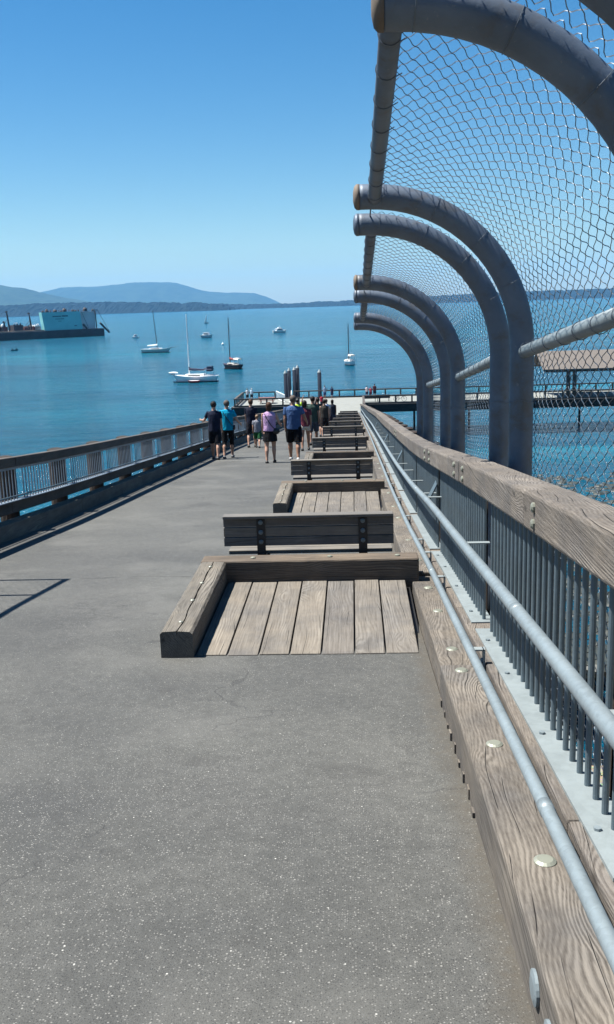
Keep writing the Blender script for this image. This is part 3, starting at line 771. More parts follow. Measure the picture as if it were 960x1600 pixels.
# shelter
M['roof'] = plain('tan_roof', (.165,.142,.125), .8, 0, .08, 3)
t = thing('picnic_shelter', (32, 127, DECK), 'open shelter with broad tan roof on dark posts, seen through the fence', 'shelter')
x0, x1 = 24.2, 46.0
b = MB()
b.add([(x0,124.6,DECK+3.75),(x1,124.6,DECK+3.75),(x1,128.6,DECK+5.85),(x0-.2,128.6,DECK+5.85),(x1,132.6,DECK+3.75),(x0,132.6,DECK+3.75),
       (x0,124.6,DECK+3.6),(x1,124.6,DECK+3.6),(x1,128.6,DECK+5.7),(x0-.2,128.6,DECK+5.7),(x1,132.6,DECK+3.6),(x0,132.6,DECK+3.6)],
      [(0,1,2,3),(3,2,4,5),(7,6,9,8),(8,9,11,10),(0,6,7,1),(5,4,10,11),(3,9,6,0),(5,11,9,3),(1,7,8,2),(2,8,10,4)])
b.build('roof', M['roof'], t, world=True)
MB().box(x0+.1, x0+.22, 124.65, 124.8, DECK+3.1, DECK+3.59).build('barge_board', M['white'], t, world=True)
MB().box(x0+.4, x1, 124.9, 125.15, DECK+3.35, DECK+3.59).build('eave_beam', M['prail'], t, world=True)
for x in (27.5, 28.3, 34.2, 40, 45.5):
    for y in (125.1, 132.2):
        if y > 130 and x == 28.3: continue
        xx = x if y < 130 else x*1.057
        MB().box(xx-.22, xx+.22, y-.22, y+.22, DECK+.004, DECK+3.349).build('post', M['prail'], t, world=True)
for i, x in enumerate((30.3, 36.5)):
    t = thing('picnic_table', (x, 127.5, DECK), ['dark picnic table under the left bay of the shelter', 'dark picnic table under the right bay of the shelter'][i], 'picnic table', 'picnic tables under the shelter')
    MB().box(x-1, x+1, 127.1, 127.9, DECK+.72, DECK+.78).build('tabletop', M['prail'], t, world=True)
    for y in (126.6, 128.1): MB().box(x-1, x+1, y, y+.3, DECK+.42, DECK+.47).build('seat', M['prail'], t, world=True)
    for xx in (x-.7, x+.7):
        b = MB(); b.tube([(xx, 126.7, DECK+.01), (xx, 127.35, DECK+.71)], .04, 6); b.tube([(xx, 128.3, DECK+.01), (xx, 127.65, DECK+.71)], .04, 6); b.build('leg', M['prail'], t, world=True)
# small metal bench and bicycle on right wing, picnic table on left wing
def pier_bench(x, y, label):
    t = thing('metal_bench', (x, y, DECK), label, 'bench', 'dark metal benches on the pier')
    MB().box(x-.9, x+.9, y-.25, y+.25, DECK+.42, DECK+.48).build('seat', M['black'], t, world=True)
    MB().box(x-.9, x+.9, y-.33, y-.27, DECK+.5, DECK+.9).build('backrest', M['black'], t, world=True)
    for xx in (x-.75, x+.75):
        b = MB(); b.tube([(xx, y-.3, DECK+.01), (xx, y-.3, DECK+.9)], .035, 6); b.tube([(xx, y+.22, DECK+.01), (xx, y+.22, DECK+.42)], .035, 6); b.build('leg', M['black'], t, world=True)
pier_bench(1.9+.2, 127.0, 'dark metal bench on the right pier wing, left one of two'); pier_bench(3.9, 127.2, 'dark metal bench on the right pier wing, right one of two')
def bicycle(x, y, label):
    t = thing('bicycle', (x, y, DECK), label, 'bicycle')
    for dx in (-.52, .52):
        b = MB(); b.tube([(x+dx+.33*math.cos(a), y, DECK+.345+.33*math.sin(a)) for a in [k*math.pi/12 for k in range(25)]], .022, 6, False); w = b.build('wheel', M['black'], t, world=True)
        s = MB()
        for k in range(6): s.tube([(x+dx-.32*math.cos(k*math.pi/6), y, DECK+.345-.32*math.sin(k*math.pi/6)), (x+dx+.32*math.cos(k*math.pi/6), y, DECK+.345+.32*math.sin(k*math.pi/6))], .004, 4)
        s.build('spokes', M['wire'], w, world=True)
    f = MB()
    for a, c in (((-.52,.345),(-.05,.30)),((-.05,.30),(-.2,.8)),((-.52,.345),(-.18,.75)),((-.18,.75),(.32,.78)),((-.05,.30),(.32,.70)),((.52,.345),(.30,.95))):
        f.tube([(x+a[0], y, DECK+a[1]), (x+c[0], y, DECK+c[1])], .02, 6)
    f.build('frame', M['rustpaint'] if 'rustpaint' in M else M['black'], t, world=True)
    MB().box(x-.34, x-.1, y-.07, y+.07, DECK+.86, DECK+.92).build('saddle', M['black'], t, world=True)
    MB().tube([(x+.28, y-.28, DECK+1.0), (x+.30, y, DECK+.97), (x+.28, y+.28, DECK+1.0)], .016, 6).build('handlebar', M['black'], t, world=True)
bicycle(6.1, 126.4, 'dark bicycle parked behind the near rail of the right pier wing')
M['redwood'] = plain('reddish_canopy', (.22,.09,.075), .8)
t = thing('picnic_table', (-11.6, 128.3, DECK), 'reddish brown picnic table on the left pier wing', 'picnic table')
MB().box(-12.7, -10.5, 127.8, 128.8, DECK+.72, DECK+.8).build('tabletop', M['redwood'], t, world=True)
for y in (127.3, 129.0): MB().box(-12.7, -10.5, y, y+.3, DECK+.42, DECK+.48).build('seat', M['redwood'], t, world=True)
for xx in (-12.4, -10.8):
    b = MB(); b.tube([(xx, 127.4, DECK+.01), (xx, 128.1, DECK+.71)], .05, 6); b.tube([(xx, 129.2, DECK+.01), (xx, 128.5, DECK+.71)], .05, 6); b.build('leg', M['redwood'], t, world=True)

# ------------------------------------------------------------------ boats
def hull_mesh(Lh, B, fb, bow_rise=.35, draft=.5, stern_w=.7, ov=.12, zlo=None, zhi=None, grow=1.0):
    """bow towards +x; loft of 15 stations. returns mesh of the whole shell with deck"""
    b = MB(); ns, nk = 15, 7; rows = []
    for i in range(ns):
        t = i/(ns-1); x = -Lh/2 + Lh*t
        w = B/2*(stern_w + (1-stern_w)*math.sin(min(1, t/.45)*math.pi/2)) if t < .45 else B/2*math.cos(((t-.45)/.55)**1.7*math.pi/2)
        w = max(w, .02)*grow; sheer = fb*(1 + bow_rise*max(0, (t-.35)/.65)**2 + .10*(1-t)**2)
        cut = ov*Lh
        row = []
        for k in range(nk):
            u = k/(nk-1); z = -draft*math.sin(math.pi*min(1, t*1.0)*.9+.2)*(1-u) + sheer*u
            z = -draft*(1-u)**1.2*(.35+.65*math.sin(math.pi*min(.95, max(.05, t)))) + sheer*u
            ww = w*(u**.45 if u > 0 else 0.02)
            xs = x
            if t > .5: xs = x - cut*((t-.5)/.5)**2*(1-u)
            if t < .3: xs = x + cut*.6*((.3-t)/.3)**2*(1-u)
            row.append((xs, ww, z))
        rows.append(row)
    vs = []
    for row in rows:
        for p in reversed(row): vs.append((p[0], -p[1], p[2]))
        for p in row[1:]: vs.append((p[0], p[1], p[2]))
    m = 2*nk-1; fs = []
    for i in range(ns-1):
        for k in range(m-1): fs.append((i*m+k, i*m+k+1, (i+1)*m+k+1, (i+1)*m+k))
        fs.append((i*m, (i+1)*m, (i+1)*m+m-1, i*m+m-1))
    fs.append(tuple(range(m))); fs.append(tuple((ns-1)*m+k for k in range(m-1, -1, -1)))
    b.add(vs, fs); return b
def taper_box(b, x0, x1, w0, w1, z0, z1, ins=.15):
    b.add([(x0,-w0,z0),(x1,-w1,z0),(x1,w1,z0),(x0,w0,z0),(x0+ins*.5,-w0+ins*.6,z1),(x1-ins*2,-w1+ins*.6,z1),(x1-ins*2,w1-ins*.6,z1),(x0+ins*.5,w0-ins*.6,z1)],
          [(3,2,1,0),(4,5,6,7),(0,1,5,4),(1,2,6,5),(2,3,7,6),(3,0,4,7)]); return b
def sailboat(name, loc, rz, label, Lh, B, fb, mast, hullm, mast_m, cover_m, trim_m, mx=.08, bimini=None, sprit=0, cabin_m=None, tilt=(0,0)):
    t = thing(name, (loc[0], loc[1], SEA), label, 'sailboat', 'boats moored in the bay', rz)
    hull_mesh(Lh, B, fb).build('hull', hullm, t, smooth=False)
    b = MB()
    st = hull_mesh(Lh*1.002, B*1.01, fb*.16, 0, .1, ov=.03); st.build('boot_stripe', trim_m, t)
    cb = MB(); taper_box(cb, -Lh*.22, Lh*.22, B*.30, B*.2, fb*.9, fb+.55); c = cb.build('cabin', cabin_m or M['white'], t)
    w = MB(); w.box(-Lh*.16, Lh*.13, -B*.262-.02, -B*.262+.03, fb+.12, fb+.34); w.box(-Lh*.16, Lh*.13, B*.262-.03, B*.262+.02, fb+.12, fb+.34); w.build('cabin_window', M['black'], c)
    ck = MB(); ck.box(-Lh*.42, -Lh*.23, -B*.26, -B*.24, fb*.98, fb+.3); ck.box(-Lh*.42, -Lh*.23, B*.24, B*.26, fb*.98, fb+.3); ck.build('cockpit_coaming', cabin_m or M['white'], t)
    X = Lh*mx; MB().tube([(X, 0, fb), (X+tilt[0], tilt[1], fb+mast)], [.15, .10], 8).build('mast', mast_m, t)
    MB().tube([(X-.05, 0, fb+1.4), (X-Lh*.34, 0, fb+1.35)], .06, 8).build('boom', mast_m, t)
    cv = MB(); cv.tube([(X+.02, 0, fb+2.2), (X-.1, 0, fb+1.7), (X-Lh*.12, 0, fb+1.58), (X-Lh*.33, 0, fb+1.5)], [.14, .36, .30, .18], 10); cv.build('sail_cover', cover_m, t)
    rg = MB(); top = (X+tilt[0], tilt[1], fb+mast*.97)
    for e in ((Lh*.49, 0, fb*1.3), (-Lh*.49, 0, fb*1.05), (X-.2, B*.45, fb), (X-.2, -B*.45, fb)): rg.tube([top, e], .013, 4)
    rg.tube([(X, -.7, fb+mast*.55), (X, .7, fb+mast*.55)], .03, 5)
    for sx in np.linspace(-.42, .42, 7):
        for s in (-1, 1):
            ww = B*.5*(.95 if sx < .1 else .95-.9*(sx-.1)); rg.tube([(Lh*sx, s*ww*.92, fb*.98), (Lh*sx, s*ww*.92, fb+.65)], .02, 4)
    rg.build('rigging', M['wire'], t)
    if bimini is not None:
        bm = MB(); a = -Lh*.25
        bm.add([(a-1.6,-B*.3,fb+1.5),(a+.4,-B*.3,fb+1.6),(a+.4,B*.3,fb+1.6),(a-1.6,B*.3,fb+1.5),(a-1.5,-B*.22,fb+1.85),(a+.3,-B*.22,fb+1.95),(a+.3,B*.22,fb+1.95),(a-1.5,B*.22,fb+1.85)],
               [(3,2,1,0),(4,5,6,7),(0,1,5,4),(1,2,6,5),(2,3,7,6),(3,0,4,7)])
        for dx in (-1.4, .2):
            for s in (-1, 1): bm.tube([(a+dx, s*B*.3, fb+.1), (a+dx, s*B*.29, fb+1.55)], .035, 5)
        bm.build('bimini', bimini, t)
    if sprit:
        MB().tube([(Lh*.44, 0, fb*1.28), (Lh*.5+sprit, 0, fb*1.28+.35)], .09, 8).build('bowsprit', trim_m, t)
    return t
M['navy'] = plain('navy_canvas', (.012,.022,.07), .8)
M['redc'] = plain('red_canvas', (.30,.06,.05), .8)
M['maroon'] = plain('maroon_hull', (.06,.018,.018), .35)
M['hullgrey'] = plain('pale_grey_hull', (.62,.68,.70), .4)
M['wmast'] = plain('white_mast', (1.2,1.2,1.2), .35); M['dmast'] = plain('dark_mast', (.05,.045,.05), .5)
M['redp'] = plain('red_paint', (.55,.04,.03), .5)
# large white sailboat
K = sailboat('sailboat', (-37.2, 226.5), R(172), 'large white sailboat with navy sail cover and blue canvas over the cockpit', 11.2, 3.4, 1.35, 14.4, M['white'], M['wmast'], M['navy'], M['navy'], mx=.12, bimini=M['navy'], sprit=.8)
q = MB(); q.box(-4.3, -3.2, -.9, .9, 2.5, 3.6); q.build('cockpit_enclosure', M['navy'], K)
for s in (-1, 1):
    q = MB(); q.ell((5.3, s*.35, 2.25), 1.1, .22, .2, 10, 6); q.build('lashed_kayak', M['white'], K)
q = hull_mesh(2.9, 1.3, .5, .2, .1); dg = thing('dinghy', (-37.1, 223.6, SEA), 'small red and white dinghy floating alongside the large white sailboat', 'dinghy', rz=R(175)); q.build('hull', M['redp'], dg)
MB().box(-1.2, 1.0, -.5, .5, .5, .58).build('thwart', M['white'], dg)
sailboat('sailboat', (-78.5, 386), R(-6), 'pale grey sailboat with long bowsprit and white sail cover, left of the large white one', 12.4, 3.5, 1.4, 15.0, M['hullgrey'], M['dmast'], M['white'], M['black'], mx=.05, sprit=2.4, tilt=(-1.0, 0))
sailboat('sailboat', (-33.9, 271), R(138), 'dark red-hulled sailboat with red sail cover and dark mast', 7.6, 2.7, 1.15, 13.0, M['maroon'], M['dmast'], M['redc'], M['black'], mx=.10, bimini=M['cream'], cabin_m=M['cream'])
sailboat('sailboat', (-1.0, 274), R(110), 'small white sailboat with dark mast under way near the tips of the fence arches', 5.6, 2.6, 1.1, 10.4, M['white'], M['dmast'], M['navy'], M['black'], mx=.06, bimini=M['cream'])
# little sailing boat with raised white sail
t = thing('sailboat', (-160, 1072, SEA), 'tiny distant sailboat with a raised white sail', 'sailboat', 'boats moored in the bay', R(48))
hull_mesh(6.5, 2.2, .8).build('hull', M['dmast'], t); MB().tube([(.3,0,.8),(.3,0,9.6)], .08, 6).build('mast', M['wmast'], t)
b = MB(); b.add([(.2,0,1.3),(-2.6,0,1.3),(.2,0,9.4),(.2,.12,1.3),(-2.6,.12,1.3),(.2,.06,9.4)], [(0,1,2),(5,4,3),(0,3,4,1),(1,4,5,2),(2,5,3,0)]); b.build('sail', M['white'], t)
def motorboat(loc, rz, label, Lh, B, fb, hullm, fly=False):
    t = thing('motorboat', (loc[0], loc[1], SEA), label, 'motorboat', 'boats moored in the bay', rz)
    hull_mesh(Lh, B, fb, .3, .4, .9, .08).build('hull', hullm, t)
    c = MB(); taper_box(c, -Lh*.25, Lh*.25, B*.40, B*.32, fb, fb+1.3, .3); k = c.build('cabin', M['white'], t)
    w = MB(); w.box(-Lh*.18, Lh*.16, -B*.40, B*.40, fb+.6, fb+.98); w.build('window_band', M['black'], k)
    MB().box(-Lh*.3, Lh*.16, -B*.4, B*.4, fb+1.31, fb+1.42).build('roof', M['white'], t)
    if fly:
        f = MB(); taper_box(f, -Lh*.12, Lh*.12, B*.3, B*.25, fb+1.43, fb+2.2, .2); f.build('flybridge', M['white'], t); MB().tube([(0,0,fb+2.2),(0,0,fb+3.5)], .06, 6).build('antenna_mast', M['white'], t)
motorboat((-83.5, 558), R(-25), 'grey and white cabin motorboat in mid bay below the tiny sail', 7.6, 2.9, 1.5, M['hullgrey'])
motorboat((-46, 618), R(20), 'white motor yacht with raised flybridge under way in the middle of the bay', 9.0, 3.4, 1.3, M['white'], True)
motorboat((-134.5, 600), R(200), 'tiny white motorboat right of the floating dry dock', 4.2, 1.8, .7, M['white'])
t = thing('dinghy', (-158.8, 451, SEA), 'small dark open dinghy with people aboard in front of the dry dock', 'dinghy', rz=R(10))
hull_mesh(3.6, 1.4, .5).build('hull', M['navy'], t)
for x in (-.9, .8): MB().ell((x, 0, .85), .28, .28, .55, 8, 6).build('occupant', M['black'], t)
t = thing('motorboat', (-533, 1532, SEA), 'distant white speck of a boat beyond the dry dock', 'motorboat', 'boats moored in the bay')
hull_mesh(9, 3, 1.3).build('hull', M['white'], t); c = MB(); taper_box(c, -2, 2, 1.2, 1, 1.3, 2.8); c.build('cabin', M['white'], t)
t = thing('mooring_buoy', (-59.6, 446, SEA), 'small white round mooring buoy left of the dark red sailboat mast', 'buoy')
MB().ell((0,0,.4), .6, .6, .6).build('float_ball', M['white'], t, smooth=True); MB().tube([(0,0,.9),(0,0,1.5)], .12, 6).build('ring_post', M['white'], t)

# ------------------------------------------------------------------ floating dry dock
M['turq'] = plain('turquoise_wall', (.30,.78,.78), .6, 0, .05, .15); M['pinkw'] = plain('pinkish_wall', (.95,.82,.82), .7, 0, .05, .15)
M['dhull'] = plain('dock_hull', (.035,.028,.035), .7, 0, .3, .2); M['rustd'] = plain('rusty_steel', (.12,.035,.03), .8, 0, .3, .3)
M['deckb'] = plain('dock_deck', (.38,.27,.2), .8)
ang = math.atan2(50.6, 49.3)
t = thing('floating_dry_dock', (-227, 619, SEA), 'long dark floating dry dock with a tall turquoise side wall at its right end', 'dry dock', rz=R(45.8))
# local x runs along the dock, local y away from the camera
MB().box(-110, 78, 0, 34, -2, 5.2).build('pontoon', M['dhull'], t, bevel=.4)
MB().box(-110, 32.5, .6, 33, 5.21, 5.9).build('work_deck', M['deckb'], t)
wt = MB(); wt.add([(33,1.2,5.25),(61.7,1.2,5.25),(61.7,5,5.25),(33,5,5.25),(31.6,1.2,17.2),(60.4,1.2,17.2),(60.4,5,17.2),(31.6,5,17.2)], [(3,2,1,0),(4,5,6,7),(0,1,5,4),(1,2,6,5),(2,3,7,6),(3,0,4,7)])
w = wt.build('wing_wall', M['turq'], t)
r0 = random.Random(9)
def dash(x0, x1, z, hgt):
    b = MB(); x = x0
    while x < x1:
        ww = r0.uniform(.45, .8); b.box(x, min(x+ww*.7, x1), 1.12, 1.19, z, z+hgt); x += ww
    return b
M['inkblue'] = plain('faded_ink', (.04,.10,.16), .7)
l1 = dash(39.5, 46, 14.0, .75); l1.box(42, 47.4, 1.12, 1.19, 14.3, 15.2) if False else None
l1b = dash(46.6, 51, 14.0, 1.0); l1.add(l1b.v, l1b.f); l2 = dash(41.5, 48, 12.4, .45); l1.add(l2.v, l2.f); l3 = dash(43.5, 46, 11.0, .35); l1.add(l3.v, l3.f); l4 = dash(55.5, 57.4, 7.4, .8); l1.add(l4.v, l4.f)
l1.build('lettering', M['inkblue'], w)
MB().box(62.3, 73.7, 4.5, 8, 5.25, 16.8).build('wing_wall', M['pinkw'], t, label='pinkish grey end wall')
for x, zt in ((61.6, 18.3), (74.4, 18.3)):
    MB().tube([(x, 4, 5.2), (x-.6, 4, zt)], .42, 6).build('corner_post', M['dhull'], t)
for (a, c) in (((61.4,1.5,17.8),(66.5,1.5,5.6)), ((74.2,1.5,18),(82.5,1.5,3.5))):
    MB().tube([a, c], .14, 5).build('guy_wire', M['dhull'], t)
for (a, c) in (((62.2,1.2,8.5),(65,1.2,5.4)), ((75.5,1.2,9),(82.5,1.2,2.2))):
    MB().tube([a, c], .75, 6).build('fender_boom', M['dhull'], t)
for i, (x, ww, hh) in enumerate(((33.5,1.5,1.2),(36.5,2.0,2.2),(39,1.0,1.0),(42.5,2.2,1.8),(47,1.2,1.1),(49.6,2.4,2.4),(56,1.4,1.4),(58,1.2,1.1),(65.5,2.6,2.6),(71.5,1.2,1.4))):
    b = MB(); b.tube([(x, 3, 17.0), (x, 3, 17.2+hh*.6), (x, 3, 17.2+hh)], [ww*.7, ww*.55, ww*.2], 8); b.build('winch_house', M['dhull'], t)
b = MB()
for x in np.arange(32.5, 60, 2.0): b.tube([(x, 1.6, 17.2), (x, 1.6, 18.2)], .07, 4)
b.tube([(32,1.6,18.2),(60,1.6,18.2)], .07, 4); b.build('wall_railing', M['rustd'], t)
for x, zt in ((9.2, 19.0), (6.6, 12.5), (24.9, 17.5)):
    b = MB(); b.tube([(x+1.2, 6, 5.9), (x, 6, zt)], [.75, .35], 6); b.tube([(x-.9, 6, zt-.8), (x+.9, 6, zt-.6)], .3, 6); b.tube([(x, 6, zt*.7), (x-4.5, 8, 6)], .15, 5); b.build('crane_mast', M['dhull'], t)
for (x0, x1, z1, mm) in ((-30,-4,9.5,'rustd'),(-3,8.2,8.8,'rustd'),(12.5,19,9.6,'dhull'),(20,22.5,7.8,'rustd'),(26,31.5,8.2,'rustd'),(27.5,31,9.0,'white'),(1.5,3.4,10,'dhull'),(3.8,5.2,9.8,'white'),(22.8,24,8.6,'dhull')):
    b = MB(); b.box(x0, x1, 4, 12, 5.91, z1)
    for k in range(3): b.box(x0+(x1-x0)*k/3+.3, x0+(x1-x0)*(k+.5)/3, 4.2, 5, z1, z1+.5+.3*k)
    b.build('deck_house', M[mm], t)

# ------------------------------------------------------------------ people
def cloth(c, n='cloth'):
    c = tuple(x*.85 for x in c); m, t, b = mat(n); v = coords(t); nn = noise_(t, v, 9, 4, .6)
    L(t, ramp(t, nn, [(.3, tuple(x*.8 for x in c)), (.7, tuple(min(1, x*1.15) for x in c))]), b.inputs['Base Color']); b.inputs['Roughness'].default_value = .9; b.inputs['Specular IOR Level'].default_value = .15
    bump(t, b, noise_(t, coords(t, (1,1,.45)), 11, 3, .55, .6), .045, 1.0); return m
SK = plain('skin', (.52,.30,.21), .55, 0, .06); SK2 = plain('skin_tanned', (.36,.19,.12), .55, 0, .06)
HB = plain('hair_brown', (.07,.035,.02), .6, 0, .12, 6, .15); HD = plain('hair_dark', (.018,.013,.012), .6, 0, .12, 6, .15); HG = plain('hair_grey', (.12,.095,.08), .7, 0, .12, 6, .15); HA = plain('hair_sandy', (.26,.16,.09), .7); HWH = plain('hat_white', (.6,.6,.58), .8)
EYE = plain('eye', (.02,.02,.02), .2)
def person(x, y, label, H=1.75, top=(.1,.1,.3), bottom=(.02,.02,.025), hair=HD, skin=SK, shirt='tee', low='shorts', long_hair=False, stride=.3, phase=1, rz=0, z=None, build=1.0, shoes=(.02,.02,.02), armL=None, armR=None, vox=.011, lean=0.0, lowlen=None, group=None):
    z0 = g(y) if z is None else z; s = H/1.75
    t = thing('person', (x, y, z0), label, 'person', group, rz)
    def P(a): return (a[0]*s, a[1]*s, a[2]*s)
    def Rr(l): return [(a*s*build, b2*s*build) for a, b2 in l]
    hipz = .90 - .03*abs(stride)
    sh = .185*build
    body = MB()
    ln = lean
    def tz(zz): return ln*(zz-hipz) if zz > hipz else 0
    tor = [(0,0,hipz-.06),(0,0,hipz+.02),(0,tz(1.08),1.08),(0,tz(1.25),1.25),(0,tz(1.38),1.38),(0,tz(1.45),1.45),(0,tz(1.49),1.49)]
    trad = [(.13,.10),(.165,.12),(.142,.105),(.165,.12),(.178,.112),(.13,.085),(.055,.06)]
    body.loft([P(a) for a in tor], Rr(trad))
    hx = (0, tz(1.5))
    body.loft([P((0,hx[1],1.44)),P((0,hx[1]+.01,1.56))], [(.064*s,.066*s),(.058*s,.062*s)], 12)
    hc = (0, hx[1]+.02, 1.635)
    body.loft([P((0,hc[1]+.03,1.525)),P((0,hc[1]+.035,1.55)),P((0,hc[1]+.015,1.59)),P((0,hc[1],1.64)),P((0,hc[1]-.005,1.69)),P((0,hc[1]-.005,1.73)),P((0,hc[1]-.005,1.748))], [(.03*s,.03*s),(.05*s,.062*s),(.066*s,.088*s),(.074*s,.096*s),(.072*s,.092*s),(.05*s,.065*s),(.02*s,.025*s)], 14)
    body.ell(P((0,hc[1]+.105,1.622)), .013*s, .018*s, .024*s, 8, 6)
    for q in (-1, 1): body.ell(P((q*.077,hc[1]-.005,1.63)), .010*s, .019*s, .03*s, 8, 6)
    legs = {}
    for q in (-1, 1):
        a = stride*q*phase; fwd = a > 0
        hip = Vector((q*.095*build, 0, hipz)); kb = .10 if fwd else .45*abs(stride)/.3*.6
        knee = hip + Vector((q*.004, math.sin(a)*.42, -math.cos(a)*.42))
        a2 = a - kb; ank = knee + Vector((0, math.sin(a2)*.41, -math.cos(a2)*.41))
        legs[q] = (hip, knee, ank, a2)
    zmin = min(l[2].z for l in legs.values()) - .075
    for q in (-1, 1):
        hip, knee, ank, a2 = legs[q]
        mid = hip.lerp(knee, .5); calf = knee.lerp(ank, .33) + Vector((0,-.012,0))
        body.loft([P(hip),P(mid),P(knee),P(calf),P(knee.lerp(ank,.75)),P(ank)], Rr([(.094,.10),(.082,.088),(.058,.062),(.060,.068),(.040,.045),(.037,.042)]), 12)
        toe = Vector((0, .17, -.055)); heel = Vector((0,-.06,-.045)); lift = -min(.9, max(0, -a2*.9))
        ca, sa = math.cos(lift), math.sin(lift)
        rot = lambda v: Vector((v[0], v[1]*ca - v[2]*sa, v[1]*sa + v[2]*ca))
        f0, f1, f2 = ank+rot(heel), ank+rot(Vector((0,.05,-.05))), ank+rot(toe)
        legs[q] = legs[q] + ((f0, f1, f2),)
        body.loft([P(f0),P(f1),P(f2)], [(.032*s,.03*s),(.038*s,.032*s),(.03*s,.018*s)], 10)
    arms = {}
    for q, spec in ((-1, armL), (1, armR)):
        shp = Vector((q*(sh-.005), tz(1.42), 1.415))
        if spec is None:
            sw = -stride*q*phase*.8; ua = Vector((q*.075, math.sin(sw)*.9, -1)).normalized(); fa = Vector((q*.02, math.sin(sw)+.3, -1)).normalized()
        else: ua, fa = Vector(spec[0]).normalized(), Vector(spec[1]).normalized()
        el = shp+ua*.285; wr = el+fa*.245
        arms[q] = (shp, el, wr, fa)
        body.loft([P(shp-ua*.02),P(shp+ua*.06),P(el),P(el+fa*.07),P(wr)], Rr([(.045,.045),(.05,.05),(.036,.038),(.036,.038),(.024,.028)]), 10)
        side = Vector((0,1,0)) if abs(fa.y) < .7 else Vector((0,0,1)); side = (side - fa*side.dot(fa)).normalized(); nrm = fa.cross(side)
        body.loft([P(wr),P(wr+fa*.04),P(wr+fa*.085)], [(.02*s,.026*s),(.016*s,.042*s),(.014*s,.04*s)], 8, side=tuple(nrm))
        curl = nrm*(-q if True else 1)
        for k in range(4):
            o = side*(.032-.0215*k); l = (.072,.08,.075,.06)[k]; st0 = wr+fa*.078+o
            body.tube([P(st0), P(st0+fa*l*.5+curl*.006), P(st0+fa*l*.85+curl*.028)], [.0095*s,.009*s,.0075*s], 6)
        st0 = wr+fa*.025+side*.03; body.tube([P(st0), P(st0+fa*.035+side*.025), P(st0+fa*.065+side*.028+curl*.01)], [.012*s,.0105*s,.009*s], 6)
    bd = body.build('body', skin, t, remesh=vox*s)
    # shift so the lowest foot touches the ground
    off = -zmin*s
    allp = [bd]
    # face
    f = MB()
    for q in (-1, 1): f.ell(P((q*.03,hc[1]+.088,1.648)), .011*s, .008*s, .008*s, 8, 6)
    allp.append(f.build('eyes', EYE, t)); f = MB(); f.ell(P((0,hc[1]+.094,1.583)), .022*s, .008*s, .006*s, 8, 6); allp.append(f.build('mouth', M['redc'], t))
    hb = MB(); hb.ell(P((0,hc[1]-.024,1.668)), .092*s, .106*s, .100*s, 16, 10)
    if long_hair: hb.loft([P((0,hc[1]-.05,1.68)),P((0,hc[1]-.06,1.60)),P((0,hc[1]-.055,1.54)),P((0,hc[1]-.05,1.50))], [(.085*s,.06*s),(.088*s,.058*s),(.08*s,.045*s),(.05*s,.03*s)], 12)
    else: hb.loft([P((0,hc[1]-.045,1.66)),P((0,hc[1]-.045,1.585))], [(.07*s,.05*s),(.05*s,.035*s)], 12)
    ho_ = hb.build('hair', hair, t, remesh=.012*s); allp.append(ho_)
    # shirt
    cm = cloth(top); c = MB(); e = .018
    hem = hipz-.04 if shirt != 'tank' else hipz+.03
    c.loft([P((0,0,hem)),P((0,tz(1.08),1.08)),P((0,tz(1.25),1.25)),P((0,tz(1.38),1.38)),P((0,tz(1.44),1.44)),P((0,tz(1.487),1.487))], [((a+e)*s*build,(b2+e)*s*build) for a, b2 in [(.172,.125),(.158,.118),(.168,.122),(.182,.112),(.145,.086),(.062,.062)]], 18)
    if shirt != 'tank':
        for q in (-1, 1):
            shp, el, wr, fa = arms[q]; n_end = .62 if shirt == 'tee' else 1.0
            c.loft([P(shp.lerp(el,-.12)),P(shp.lerp(el,.2)),P(shp.lerp(el,n_end))], Rr([(.05,.05),(.058,.06),(.056,.058)]), 12)
            if shirt == 'long': c.loft([P(el),P(wr)], Rr([(.052,.052),(.04,.04)]), 10)
    allp.append(c.build('shirt', cm, t, remesh=.012*s))
    bm_ = cloth(bottom); c = MB()
    frac = {'shorts': .96, 'short_shorts': .42, 'capri': 1.55, 'skirt': .6, 'trousers': 1.93}[low]
    c.loft([P((0,0,hipz-.10)),P((0,0,hipz+.0)),P((0,0,hipz+.10))], Rr([(.165,.125),(.188,.14),(.165,.125)]), 16)
    if low == 'skirt': c.loft([P((0,0,hipz+.05)),P((0,0,hipz-.12)),P((0,0,hipz-.27))], Rr([(.17,.13),(.205,.15),(.215,.17)]), 18)
    else:
        for q in (-1, 1):
            hip, knee, ank = legs[q][:3]; fl = 1.0 if low in ('shorts','short_shorts') else .8
            pts = [hip+Vector((0,0,.02)), hip.lerp(knee, min(frac,1)*.5), hip.lerp(knee, min(frac,1))]; rd = [(.098,.105),(.1*fl+.01,.105*fl+.01),(.095*fl,.1*fl)]
            if frac > 1: pts.append(knee.lerp(ank, frac-1)); rd[-1] = (.07,.075); rd.append((.058,.062))
            c.loft([P(a) for a in pts], Rr(rd), 14)
    allp.append(c.build('shorts' if low != 'trousers' else 'trousers', bm_, t, remesh=.012*s))
    sm = plain('shoe', shoes, .6); 
    for q in (-1, 1):
        f0, f1, f2 = legs[q][4]; c = MB(); c.loft([P(f0+Vector((0,-.01,0))),P(f1),P(f2+Vector((0,.02,0)))], [(.044*s,.045*s),(.052*s,.048*s),(.042*s,.030*s)], 12)
        allp.append(c.build('shoe', sm, t, bevel=0, smooth=True))
    for o in allp: o.location.z = off
    t['_off'] = off; del t['_off']
    return t, off, s
